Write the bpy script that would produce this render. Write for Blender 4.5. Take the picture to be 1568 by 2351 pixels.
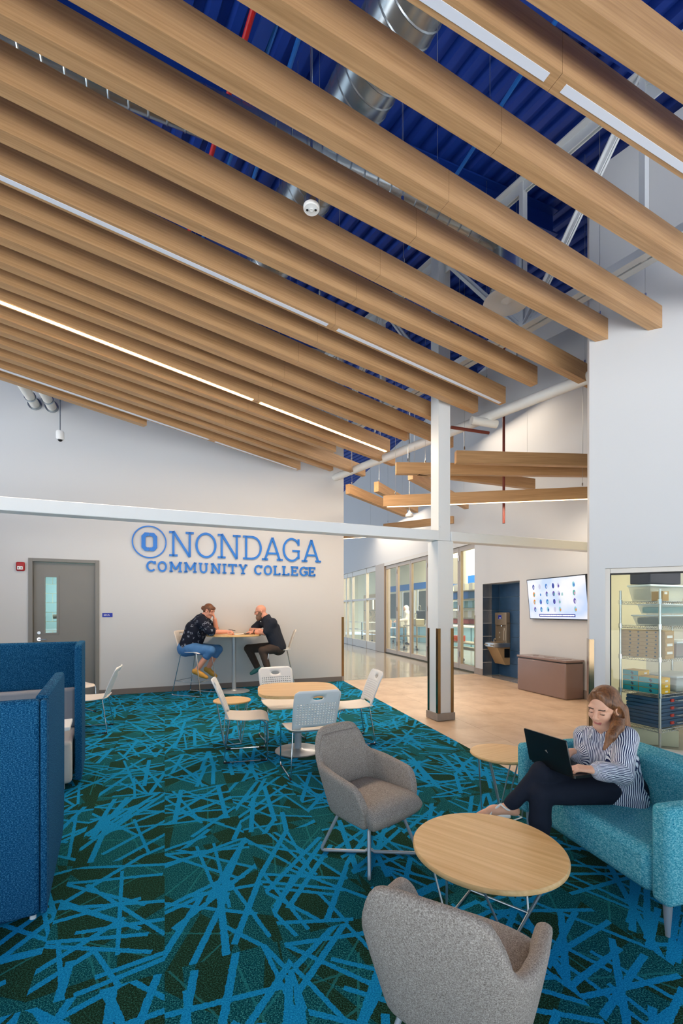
import bpy, bmesh, math, random
import numpy as np
from mathutils import Vector, Matrix

for o in list(bpy.data.objects):
    bpy.data.objects.remove(o)
scene = bpy.context.scene
COL = scene.collection

# ------------------------------------------------------------------ camera
# The world frame: the camera stands at (0, 0, H) and looks along +Y, X is to its right.
FPX, HY, CX, H = 1030.0, 1405.0, 784.0, 1.5
cam_d = bpy.data.cameras.new('camera')
cam = bpy.data.objects.new('camera', cam_d)
COL.objects.link(cam)
cam.location = (0, 0, H)
cam.rotation_euler = (math.pi / 2, 0, 0)
cam_d.sensor_fit = 'HORIZONTAL'
cam_d.sensor_width = 36.0
cam_d.lens = 36.0 * FPX / 1568.0
cam_d.shift_y = (HY - 1175.5) / 1568.0
cam_d.clip_start = 0.05
cam_d.clip_end = 200
scene.camera = cam

# ------------------------------------------------------------------ world, exposure
world = bpy.data.worlds.new('world')
scene.world = world
world.use_nodes = True
bg = world.node_tree.nodes['Background']
bg.inputs[0].default_value = (0.72, 0.87, 1.0, 1)
bg.inputs[1].default_value = 1.35
scene.view_settings.view_transform = 'Standard'
scene.view_settings.look = 'None'
scene.view_settings.exposure = 0.14
scene.view_settings.gamma = 1.0
scene.view_settings.use_curve_mapping = False


def area_light(name, loc, size, power, color, rot=(0, 0, 0), size_y=None, parent=None):
    l = bpy.data.lights.new(name, 'AREA')
    l.energy = power
    l.color = color
    l.size = size
    if size_y:
        l.shape = 'RECTANGLE'
        l.size_y = size_y
    o = bpy.data.objects.new(name, l)
    o.location = loc
    o.rotation_euler = rot
    COL.objects.link(o)
    if parent:
        o.parent = parent
    return o


sun_d = bpy.data.lights.new('sun', 'SUN')
sun_d.energy = 30.0
sun_d.angle = 0.01
sun_d.color = (1.0, 0.98, 0.95)
sun = bpy.data.objects.new('sun', sun_d)
sun.rotation_euler = (math.radians(8), math.radians(24), 0)      # high sun, shining on the added ground outside, which bounces light in
COL.objects.link(sun)

WARM = (1.0, 0.84, 0.66)
NEUTRAL = (1.0, 0.93, 0.82)
# fill lights added in the corridor, laboratory and storeroom, without fixture bodies
area_light('corridor_fill', (2.4, 9.2, 5.6), 2.2, 60, WARM, (0, 0, math.radians(15)), 2.2)
area_light('corridor_fill', (0.9, 15.0, 4.6), 2.0, 110, WARM, (0, 0, math.radians(15)), 4.0)
area_light('laboratory_fill', (5.2, 17.0, 4.9), 3.0, 900, (1.0, 0.97, 0.86), (0, 0, math.radians(15)), 9.0)
area_light('storeroom_fill', (3.9, 4.75, 2.75), 0.8, 36, (1.0, 0.95, 0.84))


# ------------------------------------------------------------------ pixel helpers
def fl(px, py, z=0.0):
    """point at height z that the photograph shows at (px, py)"""
    Z = FPX * (H - z) / (py - HY)
    return Vector(((px - CX) / FPX * Z, Z, z))


def at(px, py, Z):
    """point at distance Z that the photograph shows at (px, py)"""
    return Vector(((px - CX) / FPX * Z, Z, H + (HY - py) / FPX * Z))


# ------------------------------------------------------------------ materials
def lin(c):
    c = [x / 255.0 for x in c]
    return tuple(x / 12.92 if x <= 0.04045 else ((x + 0.055) / 1.055) ** 2.4 for x in c) + (1.0,)


class NT:
    def __init__(self, name):
        self.m = bpy.data.materials.new(name)
        self.m.use_nodes = True
        self.t = self.m.node_tree
        self.n = self.t.nodes
        self.b = self.n['Principled BSDF']

    def node(self, typ, ins=None, **kw):
        nd = self.n.new(typ)
        for k, v in kw.items():
            setattr(nd, k, v)
        for k, v in (ins or {}).items():
            s = nd.inputs[k]
            if isinstance(v, bpy.types.NodeSocket):
                self.t.links.new(v, s)
            else:
                s.default_value = v
        return nd

    def math(self, op, a, b=None, c=None):
        nd = self.n.new('ShaderNodeMath')
        nd.operation = op
        for i, v in enumerate((a, b, c)):
            if v is None:
                continue
            if isinstance(v, bpy.types.NodeSocket):
                self.t.links.new(v, nd.inputs[i])
            else:
                nd.inputs[i].default_value = v
        return nd.outputs[0]

    def mix(self, f, a, b, blend='MIX'):
        nd = self.n.new('ShaderNodeMix')
        nd.data_type = 'RGBA'
        nd.blend_type = blend
        for s, v in ((nd.inputs[0], f), (nd.inputs[6], a), (nd.inputs[7], b)):
            if isinstance(v, bpy.types.NodeSocket):
                self.t.links.new(v, s)
            else:
                s.default_value = v
        return nd.outputs[2]

    def ramp(self, f, stops):
        nd = self.n.new('ShaderNodeValToRGB')
        el = nd.color_ramp.elements
        while len(el) < len(stops):
            el.new(0.5)
        for e, (p, c) in zip(el, stops):
            e.position = p
            e.color = c
        self.t.links.new(f, nd.inputs[0])
        return nd.outputs[0]

    def coord(self, kind='Object', scale=(1, 1, 1), rot=(0, 0, 0)):
        tc = self.n.new('ShaderNodeTexCoord')
        mp = self.n.new('ShaderNodeMapping')
        mp.inputs['Scale'].default_value = scale
        mp.inputs['Rotation'].default_value = rot
        self.t.links.new(tc.outputs[kind], mp.inputs[0])
        return mp.outputs[0]

    def noise(self, vec, scale, detail=3.0, rough=0.5):
        nd = self.node('ShaderNodeTexNoise', {'Vector': vec, 'Scale': scale, 'Detail': detail, 'Roughness': rough})
        return nd.outputs[0]

    def bump(self, h, strength=0.3, dist=0.01):
        nd = self.node('ShaderNodeBump', {'Height': h, 'Strength': strength, 'Distance': dist})
        self.t.links.new(nd.outputs[0], self.b.inputs['Normal'])

    def base(self, s):
        if isinstance(s, bpy.types.NodeSocket):
            self.t.links.new(s, self.b.inputs['Base Color'])
        else:
            self.b.inputs['Base Color'].default_value = s

    def set(self, **kw):
        names = {'rough': 'Roughness', 'metal': 'Metallic', 'spec': 'Specular IOR Level', 'trans': 'Transmission Weight',
                 'ior': 'IOR', 'alpha': 'Alpha', 'coat': 'Coat Weight', 'estr': 'Emission Strength', 'ecol': 'Emission Color',
                 'sheen': 'Sheen Weight', 'sss': 'Subsurface Weight'}
        for k, v in kw.items():
            self.b.inputs[names[k]].default_value = v
        return self


M = {}


def plain(name, col, rough=0.5, metal=0.0, var=0.06, scale=6.0, spec=0.5, bump=0.0, bscale=200.0):
    t = NT(name)
    c = lin(col)
    v = t.coord()
    n = t.noise(v, scale)
    d = tuple(x * (1 - var) for x in c[:3]) + (1,)
    u = tuple(min(1, x * (1 + var)) for x in c[:3]) + (1,)
    t.base(t.mix(n, d, u))
    t.set(rough=rough, metal=metal, spec=spec)
    if bump:
        t.bump(t.noise(v, bscale), bump, 0.002)
    M[name] = t.m
    return t.m


def wood(name, dark, light, axis=0, scale=1.0, rough=0.42, grain=70):
    t = NT(name)
    sc = [grain, grain, grain]
    sc[axis] = 1.6
    v = t.coord('Object', tuple(s * scale for s in sc))
    n1 = t.noise(v, 1.0, 4.0, 0.6)
    sc2 = [9, 9, 9]
    sc2[axis] = 0.5
    v2 = t.coord('Object', tuple(s * scale for s in sc2))
    n2 = t.noise(v2, 1.0, 3.0, 0.5)
    f = t.math('MULTIPLY_ADD', n1, 0.6, t.math('MULTIPLY', n2, 0.4))
    t.base(t.ramp(f, [(0.34, lin(dark)), (0.66, lin(light))]))
    t.set(rough=rough, spec=0.35)
    t.bump(n1, 0.08, 0.002)
    M[name] = t.m


def fabric(name, cols, scale=420, rough=0.95, stretch=(1, 1, 1), big=0.12):
    t = NT(name)
    v = t.coord('Object', stretch)
    n = t.noise(v, scale, 2.0, 0.8)
    st = [(0.28 + 0.44 * i / (len(cols) - 1), lin(c)) for i, c in enumerate(cols)]
    c = t.ramp(n, st)
    n2 = t.noise(v, scale * 0.11, 2.0)
    t.base(t.mix(t.math('MULTIPLY', n2, big), c, (0.0, 0.0, 0.0, 1)))
    t.set(rough=rough, spec=0.1)
    t.bump(n, 0.35, 0.002)
    M[name] = t.m


def emit(name, col, strength, base=(230, 230, 230)):
    t = NT(name)
    t.base(lin(base))
    t.set(ecol=lin(col), estr=strength, rough=0.4)
    M[name] = t.m


def glass(name, tint=(0.92, 0.97, 0.95), refl=0.10):
    """thin architectural pane: clear with a faint reflection"""
    t = NT(name)
    n, l = t.n, t.t.links
    tr = n.new('ShaderNodeBsdfTransparent')
    tr.inputs[0].default_value = tint + (1,)
    gl = n.new('ShaderNodeBsdfGlossy')
    gl.inputs['Roughness'].default_value = 0.02
    fr = n.new('ShaderNodeFresnel')
    fr.inputs[0].default_value = 1.45
    mx = n.new('ShaderNodeMixShader')
    geo = n.new('ShaderNodeNewGeometry')
    l.new(t.math('MULTIPLY', fr.outputs[0], t.math('SUBTRACT', 1.0, geo.outputs['Backfacing'])), mx.inputs[0])
    l.new(tr.outputs[0], mx.inputs[1])
    l.new(gl.outputs[0], mx.inputs[2])
    l.new(mx.outputs[0], n['Material Output'].inputs[0])
    M[name] = t.m


plain('wall_paint', (206, 207, 208), 0.6, var=0.012, scale=1.2, bump=0.03, bscale=350)
plain('steel_white', (222, 226, 228), 0.42, var=0.02, scale=2)
plain('grey_paint', (128, 126, 122), 0.5, var=0.03)
plain('grey_base', (120, 112, 108), 0.6, var=0.05)
plain('stone_base', (150, 140, 132), 0.55, var=0.14, scale=18)
plain('bronze_metal', (138, 118, 92), 0.16, 1.0, var=0.08)
plain('brushed_metal', (190, 192, 194), 0.3, 0.9, var=0.05)
plain('chrome', (205, 208, 212), 0.12, 1.0, var=0.01)
plain('silver_powder', (172, 178, 184), 0.4, 0.45, var=0.02)
plain('steel_rod', (188, 190, 190), 0.28, 0.85, var=0.02)
plain('galvanised', (172, 180, 186), 0.26, 0.88, var=0.22, scale=9)
plain('white_plastic', (236, 236, 234), 0.38, var=0.01)
plain('warm_plastic', (232, 222, 210), 0.4, var=0.01)
plain('black_rubber', (18, 18, 20), 0.6)
plain('black_plastic', (12, 13, 15), 0.3, var=0.1)
plain('deck_blue', (18, 58, 150), 0.5, var=0.10, scale=3)
plain('beam_blue', (14, 58, 146), 0.5, var=0.10, scale=3)
plain('pipe_blue', (24, 104, 190), 0.45)
plain('pipe_red', (190, 22, 30), 0.4)
plain('pipe_oxide', (112, 46, 34), 0.45)
plain('pipe_white', (226, 224, 218), 0.45)
plain('alarm_red', (168, 14, 20), 0.35)
plain('sign_blue', (20, 48, 170), 0.4)
plain('letter_blue', (24, 120, 214), 0.4, var=0.02)
plain('tile_blue', (44, 78, 112), 0.38, var=0.30, scale=7)
plain('grout', (150, 164, 172), 0.9)
plain('grout_floor', (168, 146, 124), 0.9)
plain('bin_brown', (138, 116, 110), 0.22, 0.15, var=0.02)
plain('fountain_grey', (150, 136, 118), 0.35, 0.3, var=0.04)
plain('fountain_tan', (190, 158, 116), 0.4, 0.2, var=0.05)
plain('frame_alu', (176, 160, 146), 0.38, 0.4, var=0.02)
plain('frame_pale', (206, 200, 192), 0.4, 0.25, var=0.02)
plain('store_wall', (236, 226, 194), 0.7, var=0.02)
plain('lab_wall', (240, 232, 196), 0.7, var=0.02)
plain('lab_blue', (24, 112, 190), 0.5, var=0.05)
plain('lab_brick', (196, 164, 116), 0.8, var=0.2, scale=30)
plain('lab_dark', (92, 96, 84), 0.7, var=0.1)
plain('lab_steel', (150, 140, 110), 0.4, 0.5)
plain('lab_white', (236, 236, 228), 0.5)
plain('lab_teal', (150, 196, 206), 0.5)
plain('lab_orange', (226, 92, 40), 0.5)
plain('ceiling_dark', (120, 116, 100), 0.8)
plain('cardboard', (186, 150, 98), 0.8, var=0.06, scale=12)
plain('cardboard_lit', (222, 166, 72), 0.7, var=0.05)
plain('box_teal', (34, 160, 170), 0.5, var=0.05)
plain('box_yellow', (226, 176, 26), 0.5, var=0.05)
plain('box_ink', (24, 60, 78), 0.6)
plain('case_blue', (44, 84, 120), 0.45, var=0.08)
plain('case_red', (206, 52, 40), 0.4)
plain('bin_clear', (196, 190, 168), 0.3, var=0.1)
plain('bin_lid', (206, 216, 222), 0.35)
plain('dark_cloth', (46, 44, 56), 0.9, var=0.3, scale=20)
plain('maroon_cloth', (120, 50, 62), 0.9, var=0.2)
plain('paper', (240, 238, 232), 0.7, var=0.01)
plain('bench_grey', (150, 152, 158), 0.6, var=0.03)
plain('bench_white', (206, 200, 192), 0.6, var=0.03)
wood('baffle_wood', (162, 124, 84), (200, 160, 116), 0, 1.0)
wood('table_wood', (212, 166, 106), (238, 200, 144), 0, 1.0, 0.35, 55)
wood('table_edge', (196, 148, 90), (222, 178, 120), 2, 1.0, 0.4, 60)
fabric('booth_blue', [(4, 42, 78), (14, 78, 120), (84, 154, 190)], 190, stretch=(.7, .7, 1.5))
fabric('sofa_teal', [(26, 106, 134), (78, 170, 188), (170, 222, 226)], 150, stretch=(.8, .8, 1.5))
fabric('chair_grey', [(104, 95, 88), (160, 150, 141), (208, 198, 187)], 260)
emit('strip_off', (205, 218, 240), 0.12, (205, 210, 220))  # unlit strips; their pale look is painted in as a faint glow
emit('strip_lit', (255, 196, 124), 48.0)
emit('strip_dim', (255, 220, 175), 6.0)
t_ = NT('bin_plastic')
t_.base(lin((214, 218, 212)))
t_.set(rough=0.25, alpha=0.42)
M['bin_plastic'] = t_.m
glass('pane', (0.97, 0.985, 0.98))
glass('pane_green', (0.94, 0.97, 0.955))
plain('paving', (188, 190, 192), 0.9, var=0.08, scale=1.0)  # for the unseen ground added to bounce sunlight


# ------------------------------------------------------------------ mesh builder
class MB:
    def __init__(self):
        self.v, self.f, self.mi = [], [], []
        self.m = 0

    def add(self, vs, fs):
        k = len(self.v)
        self.v.extend([tuple(p) for p in vs])
        self.f.extend([tuple(i + k for i in f) for f in fs])
        self.mi.extend([self.m] * len(fs))
        return self

    def box(self, c, s, rz=0.0, rx=0.0, ry=0.0):
        R = Matrix.Rotation(rz, 3, 'Z') @ Matrix.Rotation(ry, 3, 'Y') @ Matrix.Rotation(rx, 3, 'X')
        vs = []
        for x in (-.5, .5):
            for y in (-.5, .5):
                for z in (-.5, .5):
                    vs.append(R @ Vector((x * s[0], y * s[1], z * s[2])) + Vector(c))
        return self.add(vs, [(0, 1, 3, 2), (4, 6, 7, 5), (0, 4, 5, 1), (2, 3, 7, 6), (0, 2, 6, 4), (1, 5, 7, 3)])

    def bar(self, a, b, w, h, up=(0, 0, 1)):
        """rectangular bar from a to b, w across, h along 'up'"""
        a, b = Vector(a), Vector(b)
        d = (b - a).normalized()
        s = d.cross(Vector(up))
        if s.length < 1e-4:
            s = Vector((1, 0, 0))
        s.normalize()
        u = s.cross(d).normalized()
        vs = [p + s * x * w / 2 + u * y * h / 2 for p in (a, b) for x, y in ((-1, -1), (1, -1), (1, 1), (-1, 1))]
        return self.add(vs, [(0, 3, 2, 1), (4, 5, 6, 7), (0, 1, 5, 4), (1, 2, 6, 5), (2, 3, 7, 6), (3, 0, 4, 7)])

    def tube(self, pts, r, n=8, caps=True, closed=False):
        pts = [Vector(p) for p in pts]
        rs = r if isinstance(r, (list, tuple)) else [r] * len(pts)
        L = len(pts)
        vs, fs = [], []
        up = None
        for i, p in enumerate(pts):
            a = pts[i - 1] if (i > 0 or closed) else p
            b = pts[(i + 1) % L] if (i < L - 1 or closed) else p
            d = (b - a).normalized()
            if up is None:
                up = Vector((0, 0, 1)) if abs(d.z) < 0.9 else Vector((1, 0, 0))
            s = d.cross(up).normalized()
            up = s.cross(d).normalized()
            for k in range(n):
                an = 2 * math.pi * k / n
                vs.append(p + (s * math.cos(an) + up * math.sin(an)) * rs[i])
        segs = L if closed else L - 1
        for i in range(segs):
            j = (i + 1) % L
            for k in range(n):
                k2 = (k + 1) % n
                fs.append((i * n + k, i * n + k2, j * n + k2, j * n + k))
        if caps and not closed:
            fs.append(tuple(range(n - 1, -1, -1)))
            fs.append(tuple((L - 1) * n + k for k in range(n)))
        return self.add(vs, fs)

    def cyl(self, a, b, r, n=16, r2=None):
        return self.tube([a, b], [r, r if r2 is None else r2], n)

    def prism(self, poly, z0, z1):
        n = len(poly)
        vs = [(p[0], p[1], z0) for p in poly] + [(p[0], p[1], z1) for p in poly]
        fs = [tuple(range(n - 1, -1, -1)), tuple(range(n, 2 * n))]
        fs += [(i, (i + 1) % n, n + (i + 1) % n, n + i) for i in range(n)]
        return self.add(vs, fs)

    def plate(self, poly, origin, ux, uy, t):
        """polygon in the plane (ux, uy) at origin, extruded t along ux x uy"""
        ux, uy, o = Vector(ux), Vector(uy), Vector(origin)
        nz = ux.cross(uy).normalized()
        n = len(poly)
        vs = [o + ux * p[0] + uy * p[1] for p in poly] + [o + ux * p[0] + uy * p[1] + nz * t for p in poly]
        fs = [tuple(range(n - 1, -1, -1)), tuple(range(n, 2 * n))]
        fs += [(i, (i + 1) % n, n + (i + 1) % n, n + i) for i in range(n)]
        return self.add(vs, fs)

    def lathe(self, prof, n=32, c=(0, 0, 0), sx=1.0, sy=1.0):
        vs, fs = [], []
        m = len(prof)
        for k in range(n):
            a = 2 * math.pi * k / n
            for r, z in prof:
                vs.append((c[0] + r * math.cos(a) * sx, c[1] + r * math.sin(a) * sy, c[2] + z))
        for k in range(n):
            k2 = (k + 1) % n
            for i in range(m - 1):
                fs.append((k * m + i, k2 * m + i, k2 * m + i + 1, k * m + i + 1))
        if prof[0][0] > 1e-6:
            fs.append(tuple(k * m for k in range(n - 1, -1, -1)))
        if prof[-1][0] > 1e-6:
            fs.append(tuple(k * m + m - 1 for k in range(n)))
        return self.add(vs, fs)

    def ball(self, c, r, n=12, s=(1, 1, 1)):
        m = n // 2
        prof = [(max(1e-6, r * math.sin(math.pi * i / m)), -r * math.cos(math.pi * i / m)) for i in range(m + 1)]
        vs, fs = [], []
        for k in range(n):
            a = 2 * math.pi * k / n
            for q, z in prof:
                vs.append((c[0] + q * math.cos(a) * s[0], c[1] + q * math.sin(a) * s[1], c[2] + z * s[2]))
        for k in range(n):
            k2 = (k + 1) % n
            for i in range(m):
                fs.append((k * (m + 1) + i, k2 * (m + 1) + i, k2 * (m + 1) + i + 1, k * (m + 1) + i + 1))
        return self.add(vs, fs)

    def grid(self, pts):
        """pts[i][j] rows of points"""
        r, c = len(pts), len(pts[0])
        vs = [p for row in pts for p in row]
        fs = [(i * c + j, i * c + j + 1, (i + 1) * c + j + 1, (i + 1) * c + j) for i in range(r - 1) for j in range(c - 1)]
        return self.add(vs, fs)

    def build(self, name, mat, parent=None, smooth=False, bevel=0.0, subsurf=0, solid=0.0, merge=False, angle=40):
        me = bpy.data.meshes.new(name)
        me.from_pydata(self.v, [], self.f)
        mats = mat if isinstance(mat, (list, tuple)) else [mat]
        for m_ in mats:
            me.materials.append(M[m_] if isinstance(m_, str) else m_)
        if len(mats) > 1:
            me.polygons.foreach_set('material_index', self.mi)
        bm = bmesh.new()
        bm.from_mesh(me)
        if merge:
            bmesh.ops.remove_doubles(bm, verts=bm.verts, dist=1e-5)
        bmesh.ops.recalc_face_normals(bm, faces=bm.faces)
        bm.to_mesh(me)
        bm.free()
        if smooth:
            me.polygons.foreach_set('use_smooth', [True] * len(me.polygons))
            if not subsurf:
                me.set_sharp_from_angle(angle=math.radians(angle))
        o = bpy.data.objects.new(name, me)
        COL.objects.link(o)
        if parent is not None:
            o.parent = parent
        if solid:
            s = o.modifiers.new('solid', 'SOLIDIFY')
            s.thickness = solid
            s.offset = 0
        if bevel:
            b = o.modifiers.new('bevel', 'BEVEL')
            b.width = bevel
            b.segments = 3
            b.limit_method = 'ANGLE'
            b.angle_limit = math.radians(35)
            b.harden_normals = False
        if subsurf:
            s = o.modifiers.new('sub', 'SUBSURF')
            s.levels = subsurf
            s.render_levels = subsurf
        return o


def tag(o, label=None, cat=None, group=None, kind=None):
    if label:
        o['label'] = label
    if cat:
        o['category'] = cat
    if group:
        o['group'] = group
    if kind:
        o['kind'] = kind
    return o


def thing(name, loc, rz, label, cat, group=None):
    o = bpy.data.objects.new(name, None)
    o.empty_display_size = 0.1
    o.location = loc
    o.rotation_euler = (0, 0, rz)
    COL.objects.link(o)
    return tag(o, label, cat, group)


def struct(o):
    o['kind'] = 'structure'
    return o


def copy_tree(o, parent=None):
    c = o.copy()
    COL.objects.link(c)
    c.parent = parent
    for ch in o.children:
        copy_tree(ch, c)
    return c


def arc(c, r, a0, a1, n, z=None):
    out = []
    for i in range(n + 1):
        a = a0 + (a1 - a0) * i / n
        p = (c[0] + r * math.cos(a), c[1] + r * math.sin(a))
        out.append(p if z is None else p + (z,))
    return out


def fillet(pts, r, n=4):
    """round the inner corners of a polyline"""
    pts = [Vector(p) for p in pts]
    out = [pts[0]]
    for i in range(1, len(pts) - 1):
        p, a, b = pts[i], pts[i - 1], pts[i + 1]
        da, db = (a - p), (b - p)
        t = min(r, da.length * .45, db.length * .45)
        q0, q1 = p + da.normalized() * t, p + db.normalized() * t
        for k in range(n + 1):
            s = k / n
            out.append((1 - s) ** 2 * q0 + 2 * s * (1 - s) * p + s * s * q1)
    out.append(pts[-1])
    return out


def rrect(w, h, r, n=5):
    out = []
    for cx, cy, a in ((w / 2 - r, h / 2 - r, 0), (-w / 2 + r, h / 2 - r, 90), (-w / 2 + r, -h / 2 + r, 180), (w / 2 - r, -h / 2 + r, 270)):
        out += arc((cx, cy), r, math.radians(a), math.radians(a + 90), n)
    return out


def rz_of(d):
    """z rotation that turns local +y to direction d"""
    return math.atan2(-d[0], d[1])


ORD = ['first', 'second', 'third', 'fourth', 'fifth', 'sixth', 'seventh', 'eighth', 'ninth', 'tenth', 'eleventh', 'twelfth',
       'thirteenth', 'fourteenth', 'fifteenth', 'sixteenth', 'seventeenth', 'eighteenth', 'nineteenth', 'twentieth']
# ================================================================== the setting
D1 = Vector((0.930, 0.3665, 0))      # along the back wall, to the right
D2 = Vector((-0.3665, 0.930, 0))     # away from the camera, square to the back wall
A1 = math.atan2(D1.y, D1.x)
TD = Vector((-0.559, 0.829, 0))      # along the roof truss, away


class WallPlane:
    def __init__(self, p0, d):
        self.p0 = Vector((p0[0], p0[1], 0))
        self.d = Vector((d[0], d[1], 0)).normalized()
        n = Vector((self.d.y, -self.d.x, 0))
        if n.dot(-self.p0) < 0:
            n = -n
        self.n = n                     # towards the camera

    def s(self, px):
        r = (px - CX) / FPX
        return (r * self.p0.y - self.p0.x) / (self.d.x - self.d.y * r)

    def sz(self, px, py):
        s = self.s(px)
        Z = self.p0.y + self.d.y * s
        return s, H + (HY - py) / FPX * Z

    def w(self, s, z, off=0.0):
        p = self.p0 + self.d * s + self.n * off
        return Vector((p.x, p.y, z))

    def slab(self, mb, s0, s1, z0, z1, o0, o1):
        """block on the wall: s0..s1 along, z0..z1 up, o0..o1 out of the face"""
        vs = [self.w(s, z, o) for s in (s0, s1) for o in (o0, o1) for z in (z0, z1)]
        return mb.add(vs, [(0, 1, 3, 2), (4, 6, 7, 5), (0, 4, 5, 1), (2, 3, 7, 6), (0, 2, 6, 4), (1, 5, 7, 3)])


WB = WallPlane((0.0477, 9.736), D1)                       # back wall, right end at s = 0
WC = WallPlane((4.218, 7.65), (-0.285, 0.9585))           # corridor wall, s grows away
WR = WallPlane((2.6237, 4.75), (0.9135, -0.407))          # storeroom wall, left edge at s = 0


def clip_poly(poly, a, b, c):
    """keep a*x + b*y <= c"""
    out = []
    n = len(poly)
    for i in range(n):
        p, q = poly[i], poly[(i + 1) % n]
        dp, dq = a * p[0] + b * p[1] - c, a * q[0] + b * q[1] - c
        if dp <= 0:
            out.append(p)
        if (dp < 0 < dq) or (dq < 0 < dp):
            t = dp / (dp - dq)
            out.append((p[0] + (q[0] - p[0]) * t, p[1] + (q[1] - p[1]) * t))
    return out


def half(p, q, inside):
    """half plane of the line p-q that holds the point inside"""
    a, b = q[1] - p[1], -(q[0] - p[0])
    c = a * p[0] + b * p[1]
    if a * inside[0] + b * inside[1] > c:
        a, b, c = -a, -b, -c
    return a, b, c


def poly_area(p):
    return abs(sum(p[i][0] * p[(i + 1) % len(p)][1] - p[(i + 1) % len(p)][0] * p[i][1] for i in range(len(p)))) / 2


# ---- floor: polished concrete slab, stone tiles, carpet tiles
def concrete_mat():
    t = NT('concrete')
    v = t.coord('Object')
    n = t.noise(v, 1.3, 5.0, 0.6)
    t.base(t.ramp(n, [(0.3, lin((150, 140, 126))), (0.7, lin((176, 164, 148)))]))
    t.set(rough=0.16, spec=0.5, coat=0.3)
    M['concrete'] = t.m


def stone_tile_mat():
    t = NT('stone_tile')
    v = t.coord('Object')
    oi = t.node('ShaderNodeObjectInfo')
    n = t.noise(v, 2.2, 6.0, 0.62)
    c = t.ramp(n, [(0.3, lin((182, 152, 124))), (0.5, lin((204, 176, 148))), (0.72, lin((218, 194, 168)))])
    f = t.math('MULTIPLY', oi.outputs['Random'], 0.16)
    t.base(t.mix(f, c, lin((150, 122, 98))))
    t.set(rough=0.42, spec=0.4)
    M['stone_tile'] = t.m


def carpet_mat():
    """carpet tiles woven with random straight blue bands, different on each tile"""
    t = NT('carpet')
    geo = t.node('ShaderNodeNewGeometry')
    rot = t.node('ShaderNodeVectorRotate', {'Vector': geo.outputs['Position'], 'Angle': -A1}, rotation_type='Z_AXIS')
    fine = t.noise(geo.outputs['Position'], 170, 2.0, 0.75)
    wob = t.noise(geo.outputs['Position'], 70, 2.0, 0.6)
    sep = t.node('ShaderNodeSeparateXYZ', {0: rot.outputs[0]})
    # cell of one carpet tile
    wx, wy = 0.5, 1.0
    u = t.math('DIVIDE', sep.outputs[0], wx)
    v = t.math('DIVIDE', sep.outputs[1], wy)
    iu, iv = t.math('FLOOR', u), t.math('FLOOR', v)
    x = t.math('MULTIPLY', t.math('SUBTRACT', t.math('FRACT', u), 0.5), wx)
    y = t.math('MULTIPLY', t.math('SUBTRACT', t.math('FRACT', v), 0.5), wy)
    band = None
    par = None
    thin = None
    wj = t.math('MULTIPLY', t.math('SUBTRACT', wob, 0.5), 0.012)
    for i in range(25):
        cv = t.node('ShaderNodeCombineXYZ', {0: iu, 1: iv, 2: 3.7 + i * 11.3})
        wn = t.node('ShaderNodeTexWhiteNoise', {'Vector': cv.outputs[0]}, noise_dimensions='3D')
        sc = t.node('ShaderNodeSeparateColor', {0: wn.outputs['Color']})
        ang = t.math('MULTIPLY', sc.outputs[0], math.pi)
        ca, sa = t.math('COSINE', ang), t.math('SINE', ang)
        oy = t.math('MULTIPLY', t.math('SUBTRACT', sc.outputs[1], 0.5), 0.95)
        ox = t.math('MULTIPLY', t.math('SUBTRACT', sc.outputs[2], 0.5), 0.42)
        dx, dy = t.math('SUBTRACT', x, ox), t.math('SUBTRACT', y, oy)
        d = t.math('ADD', t.math('MULTIPLY', dx, ca), t.math('MULTIPLY', dy, sa))
        a = t.math('ADD', t.math('ABSOLUTE', d), wj)
        al = t.math('SUBTRACT', t.math('MULTIPLY', dy, ca), t.math('MULTIPLY', dx, sa))
        ll = t.math('LESS_THAN', t.math('ABSOLUTE', al), t.math('MULTIPLY_ADD', sc.outputs[1], 0.32, 0.18))
        if i < 20:
            w = t.math('MULTIPLY_ADD', wn.outputs['Value'], 0.008, 0.0095)
            s = t.math('MULTIPLY', t.math('LESS_THAN', a, w), ll)
            band = s if band is None else t.math('MAXIMUM', band, s)
        else:
            s = t.math('MULTIPLY', t.math('LESS_THAN', a, 0.005), ll)
            thin = s if thin is None else t.math('MAXIMUM', thin, s)
        if i < 11:
            g = t.math('SIGN', d)
            par = g if par is None else t.math('MULTIPLY', par, g)
    dark = t.math('GREATER_THAN', par, 0.0)
    ground = t.mix(dark, t.ramp(fine, [(0.32, lin((0, 34, 44))), (0.5, lin((6, 74, 84))), (0.68, lin((66, 150, 148)))]),
                   t.ramp(fine, [(0.35, lin((14, 30, 20))), (0.5, lin((30, 54, 38))), (0.70, lin((52, 112, 98)))]))
    ground = t.mix(t.math('MULTIPLY', thin, 0.5), ground, lin((40, 130, 135)))
    blue = t.ramp(fine, [(0.3, lin((2, 100, 152))), (0.7, lin((34, 162, 214)))])
    t.base(t.mix(band, ground, blue))
    t.set(rough=1.0, spec=0.05)
    hh = t.math('ADD', fine, t.math('MULTIPLY', band, 0.35))
    t.bump(hh, 0.5, 0.004)
    M['carpet'] = t.m


concrete_mat()
stone_tile_mat()
carpet_mat()

mb = MB().prism([(-9, -1.2), (7.5, -1.2), (12, 8), (12, 30), (-9, 30)], -0.25, -0.006)
floor = struct(mb.build('floor', 'concrete'))
tag(floor, 'polished concrete floor running back along the corridor')

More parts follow.
